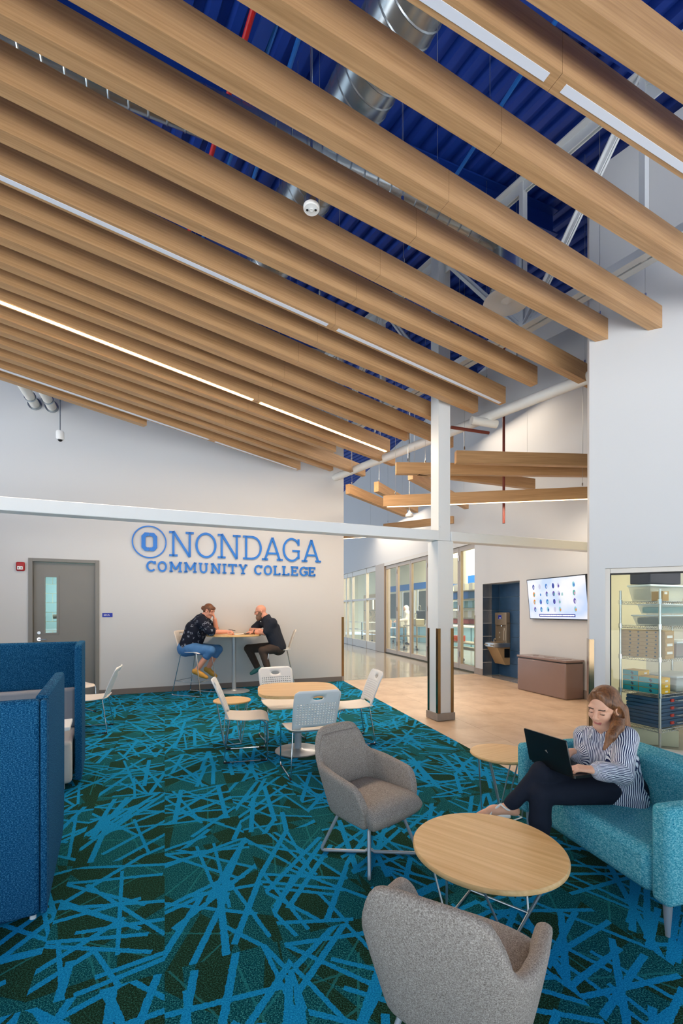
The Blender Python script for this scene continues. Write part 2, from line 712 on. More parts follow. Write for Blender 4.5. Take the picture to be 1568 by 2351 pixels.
c0, c1 = fl(789, 1564), fl(1183, 1776)
cdir = (c1 - c0).normalized()
c_far, c_near = c0 - cdir * 0.02, c0 + cdir * 12.0
inside_l = (-1.0, 4.0)
e0, e1 = WB.w(-9, 0), WB.w(0.02, 0)
H_carpet = [half(c_far, c_near, inside_l), half(e0, e1, inside_l), half((-5.6, 0), (-5.6, 1), inside_l), half((0, -0.6), (1, -0.6), inside_l)]
rotA = lambda p: (p[0] * D1.x + p[1] * D2.x, p[0] * D1.y + p[1] * D2.y)
shared = {}
for i in range(-16, 16):
    for j in range(-4, 11):
        q = [rotA(p) for p in ((i * .5, j * 1.0), (i * .5 + .5, j * 1.0), (i * .5 + .5, j + 1.0), (i * .5, j + 1.0))]
        full = poly_area(q)
        p = q
        for hp in H_carpet:
            p = clip_poly(p, *hp) if len(p) > 2 else p
        if len(p) < 3 or poly_area(p) < 0.004:
            continue
        cx, cy = sum(a[0] for a in q) / 4, sum(a[1] for a in q) / 4
        if abs(poly_area(p) - full) < 1e-6 and 'c' in shared:
            o = bpy.data.objects.new('carpet_tile', shared['c'])
            COL.objects.link(o)
            o.parent = floor
        else:
            o = MB().prism([(a[0] - cx, a[1] - cy) for a in p], 0, 0.012).build('carpet_tile', 'carpet', floor)
            if abs(poly_area(p) - full) < 1e-6:
                shared['c'] = o.data
        o.location = (cx, cy, -0.006)

# stone tiles between the carpet and the corridor wall
tx = Vector((0.27, -0.963, 0))
ty = Vector((0.963, 0.27, 0))
f0, f1 = fl(834, 1560), fl(1084, 1547)
inside_t = (2.6, 6.5)
w0, w1 = WC.w(0, 0), WC.w(5, 0)
r0, r1 = WR.w(0, 0), WR.w(2, 0)
H_tile = [half(c_far, c_near, inside_t), half(f0, f1, inside_t), half(w0, w1, inside_t), half((0, 1.0), (1, 1.0), inside_t)]
TL, TW = 1.2, 0.6
for i in range(-10, 12):
    for j in range(-4, 10):
        ox = 0.6 if j % 2 else 0.0
        loc = []
        for a, b in ((0, 0), (TL, 0), (TL, TW), (0, TW)):
            uu = i * TL + ox + a + (-.0015 if a else .0015)
            vv = j * TW + b + (-.0015 if b else .0015)
            loc.append((c0.x + tx.x * uu + ty.x * vv, c0.y + tx.y * uu + ty.y * vv))
        p = loc
        for hp in H_tile:
            p = clip_poly(p, *hp) if len(p) > 2 else p
        if len(p) < 3 or poly_area(p) < 0.01:
            continue
        cx, cy = sum(a[0] for a in p) / len(p), sum(a[1] for a in p) / len(p)
        o = MB().prism([(a[0] - cx, a[1] - cy) for a in p], 0, 0.006).build('floor_tile', 'stone_tile', floor)
        o.location = (cx, cy, -0.006)
p = [(c0.x + tx.x * u + ty.x * v, c0.y + tx.y * u + ty.y * v) for u, v in ((-3, 0.02), (9, 0.02), (9, 5.2), (-3, 5.2))]
for hp in H_tile:
    p = clip_poly(p, *hp)
MB().prism(p, -0.0055, -0.002).build('tile_bed', 'grout_floor', floor)

# ---- back wall with the door opening
sdl, dz = WB.sz(65.3, 1294.7)
sdr = WB.s(228)
dz = 2.42
mb = MB()
WB.slab(mb, -9.5, sdl, 0, 7.25, -0.2, 0)
WB.slab(mb, sdr, 0, 0, 7.25, -0.2, 0)
WB.slab(mb, sdl, sdr, dz, 7.25, -0.2, 0)
wall_back = struct(mb.build('wall_back', 'wall_paint'))
tag(wall_back, 'tall off-white wall with the blue lettering and a grey door')
mb = MB()
WB.slab(mb, sdr + 0.003, -0.04, 0.006, 0.105, 0.0, 0.012)
tag(struct(mb.build('baseboard_back', 'grey_base')), 'grey rubber baseboard along the lettered wall')
mb = MB()
WB.slab(mb, -0.045, 0.006, 0.006, 0.11, -0.21, 0.016)
tag(struct(mb.build('baseboard_end', 'stone_base')), 'tile baseboard wrapping the end of the lettered wall')
mb = MB()
gz = 1.5 - (1416.8 - HY) / FPX * WB.p0.y
WB.slab(mb, -0.05, 0.004, 0.112, gz, 0.0, 0.005)
WB.slab(mb, 0.0, 0.005, 0.112, gz, -0.2, 0.005)
tag(struct(mb.build('trim_1', 'bronze_metal')), 'bronze corner guard on the end of the lettered wall')

# ---- corridor wall
ZT = 3.2                                                   # head of the glass doors
s_nl, s_nr = WC.s(1108), WC.s(1193)
_, nz = WC.sz(1150, 1337)
s_f0, s_f1 = WC.s(1089.5), WC.s(880)
s_g0, s_g1 = WC.s(868), 24.0
mb = MB()
WC.slab(mb, -4.2, s_nr, 0, 7.25, -0.25, 0)
WC.slab(mb, s_nl, s_f0, 0, 7.25, -0.25, 0)
WC.slab(mb, s_nr, s_nl, nz, 7.25, -0.25, 0)
WC.slab(mb, s_f0, s_g1, ZT + 0.1, 7.25, -0.25, 0)
wall_corridor = struct(mb.build('wall_corridor', 'wall_paint'))
tag(wall_corridor, 'off-white corridor wall with screen, tiled niche and glass doors')
mb = MB()
for a, b in ((-4.0, s_nr - 0.002), (s_nl + 0.002, s_f0)):
    WC.slab(mb, a, b, 0.001, 0.15, 0.0, 0.014)
tag(struct(mb.build('baseboard_corridor', 'stone_base')), 'stone tile baseboard under the wall screen')
mb = MB()
WC.slab(mb, s_f0 - 0.03, s_f0 + 0.004, 0.15, 1.42, 0.0, 0.005)
tag(struct(mb.build('trim_2', 'bronze_metal')), 'bronze corner guard beside the glass folding doors')

# tiled niche
nd = 0.46
niche = MB()
WC.slab(niche, s_nr - 0.02, s_nl + 0.02, 0, nz + 0.02, -nd - 0.06, -nd - 0.02)
WC.slab(niche, s_nl + 0.012, s_nl + 0.05, 0, nz + 0.02, -nd - 0.02, -0.252)
WC.slab(niche, s_nr - 0.05, s_nr - 0.012, 0, nz + 0.02, -nd - 0.02, -0.252)
WC.slab(niche, s_nr - 0.02, s_nl + 0.02, nz + 0.02, nz + 0.05, -nd - 0.02, -0.252)
niche = struct(niche.build('wall_niche', 'grout'))
tag(niche, 'recess lined with slate blue tiles behind the drinking fountain')
ns = s_nl - s_nr
rows = 7
th = nz / rows
for k in range(rows):
    z0, z1 = k * th + 0.004, (k + 1) * th - 0.004
    cuts = [s_nr, s_nr + ns * 0.34, s_nl] if True else []
    for a, b in zip(cuts[:-1], cuts[1:]):
        mb = MB()
        WC.slab(mb, a + 0.004, b - 0.004, z0, z1, -nd - 0.02, -nd)
        mb.build('tile', 'tile_blue', niche)
    for s in (s_nl, s_nr):
        mb = MB()
        d = 1 if s == s_nl else -1
        WC.slab(mb, min(s, s + d * .011), max(s, s + d * .011), z0, z1, -nd + 0.004, -0.006)
        mb.build('tile', 'tile_blue', niche)

# ---- storeroom wall with its window
s_w0 = WR.s(1389.5)
_, wz = WR.sz(1389.5, 1305)
s_w1, sill = 2.6, 0.05
mb = MB()
tops = lambda s: 6.12 + 0.5 * s
for a, b, z0, z1 in ((0, s_w0, 0, None), (s_w0, s_w1, wz, None), (s_w0, s_w1, 0, sill), (s_w1, 4.6, 0, None)):
    n0, n1 = (z1 or tops(a)), (z1 or tops(b))
    n0, n1 = min(n0, 7.25), min(n1, 7.25)
    if z0 == 0 and z1 is None or z0 == wz:
        pass
    if (a, b) == (s_w0, s_w1) and z0 == 0:
        n0 = n1 = sill
    vs = [WR.w(a, z0, 0), WR.w(a, n0, 0), WR.w(b, n1, 0), WR.w(b, z0, 0), WR.w(a, z0, -.22), WR.w(a, n0, -.22), WR.w(b, n1, -.22), WR.w(b, z0, -.22)]
    mb.add(vs, [(0, 3, 2, 1), (4, 5, 6, 7), (0, 1, 5, 4), (1, 2, 6, 5), (2, 3, 7, 6), (3, 0, 4, 7)])
wall_right = struct(mb.build('wall_right', 'wall_paint'))
tag(wall_right, 'tall pale wall with the storeroom window, right of the corridor')
mb = MB()
_, g2 = WR.sz(1357, 1468)
WR.slab(mb, -0.005, 0.045, 0.15, g2, 0.0, 0.005)
WR.slab(mb, -0.006, 0.0, 0.15, g2, -0.22, 0.005)
tag(struct(mb.build('trim_3', 'bronze_metal')), 'bronze corner guard at the edge of the storeroom wall')
win = thing('window_1', (0, 0, 0), 0, 'pale metal framed storeroom window behind the sofa', None)
struct(win)
fw = 0.05
for a, b, z0, z1 in ((s_w0, s_w0 + fw, sill, wz), (s_w1 - fw, s_w1, sill, wz), (s_w0 + fw, s_w1 - fw, wz - fw, wz), (s_w0 + fw, s_w1 - fw, sill, sill + fw)):
    mb = MB()
    WR.slab(mb, a + .001, b - .001, z0 + .001, z1 - .001, -0.14, -0.05)
    mb.build('window_frame', 'frame_pale', win)
for a, b, z0, z1 in ((s_w0 + fw, s_w0 + fw + .014, sill + fw, wz - fw), (s_w0 + fw + .014, s_w1 - fw, wz - fw - .014, wz - fw)):
    mb = MB()
    WR.slab(mb, a, b, z0, z1, -0.115, -0.075)
    mb.build('gasket', 'black_rubber', win)
mb = MB()
WR.slab(mb, s_w0 + fw, s_w1 - fw, sill + fw, wz - fw, -0.1, -0.092)
mb.build('pane', 'pane_green', win)
mb = MB()
WR.slab(mb, s_w0 + .002, s_w1 - .002, sill + .001, sill + .02, -0.045, 0.02)
mb.build('window_sill', 'frame_pale', win)
# storeroom shell
q0 = WR.w(0.03, 0, -0.225)
q1 = q0 + Vector((0.56, 0.83, 0)) * 2.3
q2 = WR.w(3.4, 0, -2.7)
q3 = WR.w(3.4, 0, -0.225)
mb = MB()
for a, b in ((q0, q1), (q1, q2), (q2, q3)):
    mb.bar((a.x, a.y, 1.45), (b.x, b.y, 1.45), 0.05, 2.9)
mb.prism([(q.x, q.y) for q in (q0, q1, q2, q3)], 2.9, 3.0)
tag(struct(mb.build('wall_storeroom', 'store_wall')), 'cream storeroom walls and ceiling seen through the window')
mb = MB()
mb.prism([(q.x, q.y) for q in (q0, q1, q2, q3)], -0.002, 0.003)
tag(struct(mb.build('floor_storeroom', 'concrete')), 'grey storeroom floor under the wire shelves')
mb = MB()
a, b = q0 + Vector((0.045, -0.02, 0)), q1 + Vector((0.045, -0.02, 0))
mb.bar((a.x, a.y, 0.062), (b.x, b.y, 0.062), 0.012, 0.118)
tag(struct(mb.build('baseboard_storeroom', 'stone_base')), 'baseboard inside the storeroom')
mb = MB()
WR.slab(mb, 0.14, 0.92, 0.004, 0.19, -1.45, -0.62)
tag(mb.build('floor_curb', 'store_wall', bevel=0.006), 'low cream curb on the storeroom floor', 'curb')

# ---- upper fascia wall behind the truss, carrying the white pipe
PA, PB = fl(1353, 866, 4.4), fl(800, 1084, 4.4)
pd_ = (PB - PA).normalized()
WF = WallPlane((PA.x, PA.y), (pd_.x, pd_.y))
mb = MB()
WF.slab(mb, -3.0, 2.6, 4.5, 5.25, -0.32, -0.2)
fascia = struct(mb.build('wall_fascia', 'wall_paint'))
tag(fascia, 'high white fascia wall above the corridor opening')

# ---- unseen outer walls, added and cut open to steer daylight onto floor and baffles
mb = MB()
WL0 = WB.w(-7.2, 0)
WLp = WallPlane((WL0.x, WL0.y), (-D2.x, -D2.y))  # unseen side wall, opening cut to light the baffle undersides
WLp.slab(mb, 0, 1.6, 0, 2.9, -0.2, 0)
WLp.slab(mb, 1.6, 15, 0, 0.3, -0.2, 0)
WLp.slab(mb, 0, 15, 6.6, 7.25, -0.2, 0)
tag(struct(mb.build('wall_left', 'wall_paint')), 'side wall with high windows left of the lounge')
mb = MB()
mb.box((0, -1.3, 5.25), (18, 0.2, 4.0))  # unseen header keeping daylight low, off the baffle sides
tag(struct(mb.build('wall_front_mask', 'wall_paint')), 'wall over the window front behind the camera')

tag(struct(MB().prism([(-40, -40), (40, -40), (40, -1.45), (-40, -1.45)], -0.4, -0.3).build('ground_bounce_front', 'paving')), 'sunlit paving outside the window front')  # unseen ground added to bounce sunlight up at the baffles
gp = [WLp.w(-3, 0, -0.25), WLp.w(9, 0, -0.25), WLp.w(9, 0, -30), WLp.w(-3, 0, -30)]
tag(struct(MB().prism([(q.x, max(q.y, -1.4)) for q in gp], -0.4, -0.3).build('ground_bounce_side', 'paving')), 'sunlit paving outside the high windows')  # second added bounce ground, for light from the left

# ---- deck
def deck():
    mb = MB()
    side = Vector((TD.y, -TD.x, 0))
    per = 0.22
    prof = [(0, 0), (0.055, 0), (0.085, 0.085), (0.165, 0.085), (0.195, 0)]
    rows_ = []
    n = 96
    for i in range(n):
        for a, b in prof:
            rows_.append(((i - 40) * per + a, b))
    o = Vector((0, 6, 7.25))
    pts = [[o + side * a + TD * t + Vector((0, 0, b)) for t in (-11, 22)] for a, b in rows_]
    mb.grid(pts)
    return mb.build('ceiling', 'deck_blue')


ceiling = struct(deck())
tag(ceiling, 'deep blue corrugated steel roof deck')
tag(struct(MB().prism([(-10, -4), (9, -4), (13, 8), (13, 30), (-10, 30)], 7.37, 7.45).build('ceiling_roof', 'deck_blue')), 'flat roof over the blue deck')


def ibeam(mb, a, b, hgt, w, t=0.02):
    a, b = Vector(a), Vector(b)
    u = Vector((0, 0, 1))
    mb.bar(a + u * (t / 2), b + u * (t / 2), w, t)
    mb.bar(a + u * (hgt - t / 2), b + u * (hgt - t / 2), w, t)
    mb.bar(a + u * (hgt / 2), b + u * (hgt / 2), t * .6, hgt - 2 * t)


for k, v in enumerate((3.0, 4.9, 6.8, 8.6)):
    mb = MB()
    a = D2 * v + D1 * -6.5
    b = D2 * v + D1 * (4.4 + 0.8 * k)
    ibeam(mb, (a.x, a.y, 6.86), (b.x, b.y, 6.86), 0.36, 0.2)
    o = mb.build('roof_beam', 'beam_blue')
    tag(o, 'blue steel roof beam under the deck, %s back from the camera' % ORD[k], 'beam', 'blue roof beams')
for k, t in enumerate((-2.6, -0.4)):
    mb = MB()
    a = Vector((-0.6, 4.6, 0)) + Vector((TD.y, -TD.x, 0)) * t - TD * 4.5
    b = a + TD * 8.5
    ibeam(mb, (a.x, a.y, 6.7), (b.x, b.y, 6.7), 0.2, 0.12, 0.014)
    o = mb.build('roof_joist', 'beam_blue')
    tag(o, 'slim blue joist crossing the roof beams, %s of the two' % ('left' if k == 0 else 'right'), 'joist', 'blue roof joists')

# ---- column, beams
CC = Vector((1.392, 6.311, 0))
col = thing('column', CC, A1, 'square white column with bronze corner strips on a stone base', 'column')
MB().box((0, 0, 0.056), (0.29, 0.29, 0.1)).build('base', 'stone_base', col, bevel=0.003)
MB().box((0, 0, 1.293), (0.25, 0.25, 2.374)).build('lower_shaft', 'steel_white', col)
MB().box((0, 0, 4.6), (0.19, 0.19, 4.22)).build('upper_shaft', 'steel_white', col)
for sx in (-1, 1):
    for sy in (-1, 1):
        mb = MB()
        mb.box((sx * 0.127, sy * 0.107, 0.69), (0.006, 0.046, 1.165))
        mb.box((sx * 0.107, sy * 0.127, 0.69), (0.046, 0.006, 1.165))
        mb.build('corner_strip', 'bronze_metal', col)
MB().cyl((-0.07, -0.095, 2.68), (-0.07, -0.108, 2.68), 0.012, 6).build('bolt', 'steel_white', col)
zt, zb = 2.62, 2.485
for name, s0, s1, lab in (('left', -9.5, -0.098, 'long white steel beam crossing from the left edge to the column'), ('right', 0.098, 4.05, 'white steel beam from the column to the storeroom wall')):
    a, b = CC + D1 * s0, CC + D1 * s1
    off = D2 * -0.035
    mb = MB().bar((a.x + off.x, a.y + off.y, (zt + zb) / 2), (b.x + off.x, b.y + off.y, (zt + zb) / 2), 0.17, zt - zb)
    tag(mb.build('tie_beam', 'steel_white', bevel=0.008), lab, 'beam')

# ---- truss
truss = thing('roof_truss', CC, 0, 'white bolted steel roof truss above the column', 'truss')
zlo, zhi = 4.78, 6.50
T = lambda s, z, side=0.0: Vector((-TD.x * s - TD.y * side, -TD.y * s + TD.x * side, z))
for z in (zlo, zhi):
    for sd in (-1, 1):
        mb = MB()
        a, b = T(-5.2, z, sd * 0.055), T(4.6, z, sd * 0.055)
        mb.bar(a, b, 0.085, 0.016)
        a2, b2 = T(-5.2, z + (0.06 if z == zlo else -0.06), sd * 0.02), T(4.6, z + (0.06 if z == zlo else -0.06), sd * 0.02)
        mb.bar(a2, b2, 0.014, 0.12)
        mb.build('chord', 'steel_white', truss)
pts = [(-3.85, 'hi'), (-2.55, 'lo'), (-1.28, 'hi'), (0.0, 'hi'), (1.3, 'lo'), (2.56, 'hi'), (3.85, 'lo')]
dg = [(-3.85, zhi, -2.55, zlo), (-2.55, zlo, -1.28, zhi), (0.0, zhi, 1.3, zlo), (1.3, zlo, 2.56, zhi), (2.56, zhi, 3.85, zlo), (-1.28, zhi, -0.05, zlo)]
for s0, z0, s1, z1 in dg:
    for sd in (-1, 1):
        mb = MB()
        n = Vector((TD.y, -TD.x, 0))
        mb.bar(T(s0, z0, sd * .035), T(s1, z1, sd * .035), 0.06, 0.012, up=n.cross((T(s1, z1) - T(s0, z0)).normalized()))
        mb.bar(T(s0, z0, sd * .012), T(s1, z1, sd * .012), 0.012, 0.075, up=n.cross((T(s1, z1) - T(s0, z0)).normalized()))
        mb.build('web_diagonal', 'steel_white', truss)
for s in (-2.55, -1.28, 1.3, 2.56, 3.85):
    mb = MB().bar(T(s, zlo), T(s, zhi), 0.085, 0.05, up=TD)
    mb.build('web_post', 'steel_white', truss)
side = Vector((TD.y, -TD.x, 0))
for s, z in ((0.0, zhi), (1.3, zlo), (2.56, zhi), (-1.28, zhi), (-2.55, zlo), (3.85, zlo)):
    c = T(s, z + (-0.16 if z == zhi else 0.16))
    mb = MB().bar(c - TD * 0.24, c + TD * 0.24, 0.012, 0.26)
    g = mb.build('gusset_plate', 'steel_white', truss)
    for k in range(6):
        q = c + TD * (-.18 + .072 * k) + Vector((0, 0, .06 if z == zhi else -.06))
        MB().cyl(q - side * 0.03, q + side * 0.03, 0.016, 6).build('bolt', 'steel_white', g)

# ---- pipes under the fascia
def pipe(name, pts, r, mat, label, cat='pipe', n=14, group=None):
    o = MB().tube(pts, r, n).build(name, mat, None, True)
    return tag(o, label, cat, group)


u = PB - PA
pipe('drain_pipe', [PA - u * 0.45, PB + u * 0.5], 0.075, 'pipe_white', 'thick white pipe running diagonally under the high fascia')
b0 = fl(1082, 965, 4.32)
pipe('drain_branch', [b0, fl(1140, 974, 4.30)], 0.06, 'pipe_white', 'short white branch pipe behind the column')
pipe('oxide_pipe', [fl(1036, 981, 4.25), fl(1122, 994, 4.25)], 0.024, 'pipe_oxide', 'short rust red pipe stub beside the column top')
q = at(1156.5, 870, 7.6)
pipe('standpipe', [Vector((q.x, q.y, 3.0)), Vector((q.x, q.y, 6.6))], 0.022, 'pipe_oxide', 'vertical dark red standpipe on the high grey wall')
for k, (x0, y0, x1, y1) in enumerate(((583, 20, 470, 470), )):
    pipe('sprinkler_pipe', [fl(x0 + 60, y0 - 210, 6.55), fl(x1 - 140, y1 + 420, 6.55)], 0.026, 'pipe_red', 'bright red sprinkler pipe under the blue deck')
for k, (x0, y0, x1, y1) in enumerate(((640, 40, 540, 330), (695, 60, 640, 230), (1210, 150, 1100, 320))):
    a, b = fl(x0, y0, 6.75), fl(x1, y1, 6.75)
    d = (b - a).normalized()
    pipe('conduit', [a - d * 1.5, b + d * 1.6], 0.022, 'pipe_blue',
         ['blue conduit next to the red sprinkler pipe', 'blue conduit left of the round duct', 'blue conduit right of the round duct'][k], 'conduit', 8, 'blue conduits')


# ---- ducts: spiral seams are ridges on the tube
def duct(pts, r, pitch=0.11, n=28):
    mb = MB()
    pts = [Vector(p) for p in pts]
    path, rad = [], []
    for a, b in zip(pts[:-1], pts[1:]):
        L = (b - a).length
        k = max(1, int(L / pitch))
        for i in range(k):
            p = a.lerp(b, i / k)
            d = (b - a).normalized()
            path += [p, p + d * 0.008, p + d * 0.016]
            rad += [r, r + 0.006, r]
    path.append(pts[-1])
    rad.append(r)
    mb.tube(path, rad, n)
    return mb


dz = 5.82
A0, A1_, A2_ = fl(980, -70, dz), fl(700, 452, dz), fl(560, 712, dz)
A2_ = A0 + (A1_ - A0) * 2.6
dA = thing('round_duct', (0, 0, 0), 0, 'large round galvanised duct running back under the deck', 'duct')
duct([A0, A1_, A2_], 0.25).build('duct_run', 'galvanised', dA, True, angle=25)
for f in (0.22, 0.62, 1.1):
    p = A0 + (A1_ - A0) * f
    d = (A1_ - A0).normalized()
    MB().cyl(p - d * .025, p + d * .025, 0.262, 28).build('duct_collar', 'galvanised', dA, True)
    MB().cyl(p + Vector((0, 0, .25)), p + Vector((0, 0, 1.45)), 0.008, 6).build('hanger_rod', 'steel_rod', dA)
B0, B1 = fl(-130, 10, 5.35), fl(1120, 530, 5.35)
dB = thing('branch_duct', (0, 0, 0), 0, 'thinner round branch duct crossing below the large one, ending in a drop', 'duct')
Bm = fl(700, 305, 5.35)
q = at(1213, 610, (B1.y + 0.25))
drop = [B1, B1 + (B1 - B0).normalized() * .28 + Vector((0, 0, -.08))]
end = drop[-1] + Vector((0.03, 0.0, -0.22))
duct([B0, B1], 0.15, 0.13).build('duct_run', 'galvanised', dB, True, angle=25)
MB().tube(fillet([B1 - (B1 - B0).normalized() * .1, B1 + (B1 - B0).normalized() * .25, B1 + (B1 - B0).normalized() * .25 + Vector((0, 0, -.55))], 0.2, 8), 0.152, 24).build('elbow', 'galvanised', dB, True)
e = B1 + (B1 - B0).normalized() * .25 + Vector((0, 0, -.55))
MB().lathe([(0.155, 0.12), (0.17, 0.1), (0.17, 0.0), (0.155, -.02)], 24, e).build('duct_collar', 'galvanised', dB, True)
MB().lathe([(0.15, 0.0), (0.22, -0.05), (0.24, -0.08), (0.17, -0.10), (0.06, -0.07), (0.001, -0.11)], 28, e + Vector((0, 0, -0.02))).build('diffuser', 'white_plastic', dB, True)

# ---- small things hung from the deck
def pendant(px, py, z, top, label, kind):
    p = fl(px, py, z)
    t = thing(kind, (p.x, p.y, z), 0, label, 'ceiling speaker' if kind == 'pendant_speaker' else 'sensor')
    MB().cyl((0, 0, 0.1), (0, 0, top - z), 0.009, 8).build('rod', 'galvanised', t)
    return t


t = pendant(715, 482, 4.36, 7.2, 'white round pendant detector hung between the wooden baffles', 'pendant_detector')
MB().lathe([(0.001, 0.0), (0.012, -.004), (0.018, 0.0), (0.052, 0.0), (0.058, 0.008), (0.058, 0.022), (0.05, 0.028)], 32).build('face_plate', 'white_plastic', t, True)
MB().lathe([(0.05, 0.028), (0.05, 0.085), (0.03, 0.11), (0.01, 0.12)], 24).build('housing', 'galvanised', t, True)
for sx in (-1, 1):
    MB().ball((sx * .03, 0, -.002), 0.009, 10, (1, 1, .5)).build('lens', 'black_plastic', t)
t = pendant(940, 1184, 3.3, 6.9, 'small white pendant sensor hung beside the column over the corridor', 'pendant_sensor')
MB().lathe([(0.001, -.02), (0.07, -.02), (0.075, 0.0), (0.07, 0.03), (0.03, 0.06), (0.01, 0.1)], 24).build('housing', 'white_plastic', t, True)
t = pendant(138, 1004, 4.35, 5.6, 'white dome camera hung on a rod before the lettered wall', 'dome_camera')
t['category'] = 'camera'
MB().lathe([(0.05, 0.1), (0.06, 0.08), (0.06, -.02), (0.045, -.04)], 20).build('housing', 'white_plastic', t, True)
MB().ball((0, 0, -.035), 0.036, 14).build('lens', 'black_plastic', t, True)
for k, (px, py) in enumerate(((80, 928), (119, 934))):
    s, z = WB.sz(px, py)
    t = thing('wall_pipe', (0, 0, 0), 0, '%s of two white pipes entering the lettered wall under the baffles' % ('left' if k == 0 else 'right'), 'pipe', 'white pipes entering the wall')
    a, b = WB.w(s, z, 0.0), WB.w(s, z, 2.4)
    MB().tube([a, b], 0.075, 18).build('pipe_run', 'pipe_white', t, True)
    MB().tube([a, WB.w(s, z, 0.02)], 0.105, 18).build('flange', 'galvanised', t, True)
    MB().tube([WB.w(s, z, 0.28), WB.w(s, z, 0.31)], 0.088, 18).build('clamp', 'galvanised', t, True)
    MB().cyl(WB.w(s, z + .08, 0.295), WB.w(s, z + 1.6, 0.295), 0.008, 6).build('hanger_rod', 'steel_rod', t)

# ================================================================== wooden baffles
BZ, BH, BW = H + 2.845, 0.218, 0.094


def baffle(x0, y0, x1, y1, label, group, z=BZ, h=BH, strip=None, joint=None, ext=(0.0, 0.0), cables=3, ctop=7.2, w=BW):
    a, b = fl(x0, y0, z), fl(x1, y1, z)
    d = (b - a).normalized()
    a, b = a - d * ext[0], b + d * ext[1]
    L = (b - a).length
    nrm = Vector((-d.y, d.x, 0))
    if nrm.y < 0:
        nrm = -nrm
    root = thing('ceiling_baffle', (a.x, a.y, z), math.atan2(d.y, d.x), label, 'ceiling baffle', group)
    sgn = 1 if Vector((-d.y, d.x, 0)).y > 0 else -1
    yc = sgn * w / 2
    js = [0.0, L]
    if joint:
        jp = fl(joint[0], joint[1], z)
        js = [0.0, min(max((jp - a).dot(d), 0.2), L - 0.2), L]
    for k in range(len(js) - 1):
        s0, s1 = js[k] + (0.0025 if k else 0), js[k + 1]
        if strip:
            # body with a groove for the lamp
            mb = MB()
            sw = w * 0.44
            e0, e1 = s0 + 0.06, s1 - 0.06
            mb.box(((s0 + s1) / 2, yc, h / 2 + 0.01), (s1 - s0, w, h - 0.02))
            for q in (-1, 1):
                mb.box(((s0 + s1) / 2, yc + q * (w + sw) / 4, 0.01), (s1 - s0, (w - sw) / 2, 0.02))
            for c0_, c1_ in ((s0, e0), (e1, s1)):
                mb.box(((c0_ + c1_) / 2, yc, 0.01), (c1_ - c0_, sw, 0.02))
            body = mb.build('panel', 'baffle_wood', root)
            MB().box(((e0 + e1) / 2, yc, 0.006), (e1 - e0, sw, 0.018)).build('light_strip', strip, body)
        else:
            MB().box(((s0 + s1) / 2, yc, h / 2), (s1 - s0, w, h)).build('panel', 'baffle_wood', root)
    for k in range(cables):
        s = L * (0.06 + 0.88 * k / max(1, cables - 1))
        MB().tube([(s, yc, h), (s, yc, ctop - z)], 0.0022, 5).build('cable', 'steel_rod', root)
        MB().tube([(s, yc, h + .03), (s, yc, h + .075)], 0.011, 8).build('cable_grip', 'chrome', root)
    return root, L


G = 'oak ceiling baffles over the lounge'
BL = [  # near bottom edge: start, end, joint, strip, extension
    ((1330, 0, 1568, 168), None, None, (2.2, 1.2)),
    ((1046, 0, 1568, 357), (1293, 165), 'strip_off', (2.2, 1.2)),
    ((645.5, 0, 1568, 597), (1150, 329), None, (1.6, 0.9)),
    ((250, 0, 1537, 762), (1032, 460), None, (1.0, 0)),
    ((0, 30.6, 1430, 797), (955, 543), None, (0.5, 0)),
    ((0, 183, 1390.5, 897), (872, 632), None, (0.5, 0)),
    ((0, 296, 1234, 881.6), (818, 685), None, (0.5, 0)),
    ((0, 394, 1161, 925), (771, 744), 'strip_off', (0.5, 0)),
    ((0, 470, 1097.6, 945), (728, 786), None, (0.5, 0)),
    ((0, 543, 1033, 975), (687, 828), None, (0.5, 0)),
    ((0, 600, 1041, 1027), (653, 868), None, (0.5, 0)),
    ((0, 646, 939, 1009), (625, 888), None, (0.5, 0)),
    ((0, 687, 895.5, 1037), (594, 918), 'strip_lit', (0.5, 0)),
    ((0, 729, 908, 1068), (570, 941), None, (0.5, 0)),
    ((0, 760, 772, 1037), (545, 954), None, (0.5, 0)),
    ((0, 789, 839, 1093), (520, 975), None, (0.5, 0)),
    ((0, 817, 765, 1080), (500, 989), None, (0.5, 0)),
    ((0, 843, 690, 1078), (490, 1010), 'strip_off', (0.5, 0)),
    ((0, 864.5, 337, 977), None, None, (0.5, 0)),
]
for k, (ln, jt, st, ex) in enumerate(BL):
    extra = {'strip_off': ', with an unlit lamp strip', 'strip_lit': ', with a glowing lamp strip'}.get(st, '')
    if k == len(BL) - 1:
        lab = 'short wooden ceiling baffle nearest the lettered wall'
    else:
        lab = '%s wooden ceiling baffle counted back from the camera%s' % (ORD[k], extra)
    root, L = baffle(*ln, lab, G, strip=st, joint=jt, ext=ex)
    if st == 'strip_lit':
        lo = area_light('baffle_lamp', (L / 2, BW / 2, -0.01), L * 0.95, 150, WARM, (0, 0, 0), 0.05, root)
        lo.name = 'lamp'

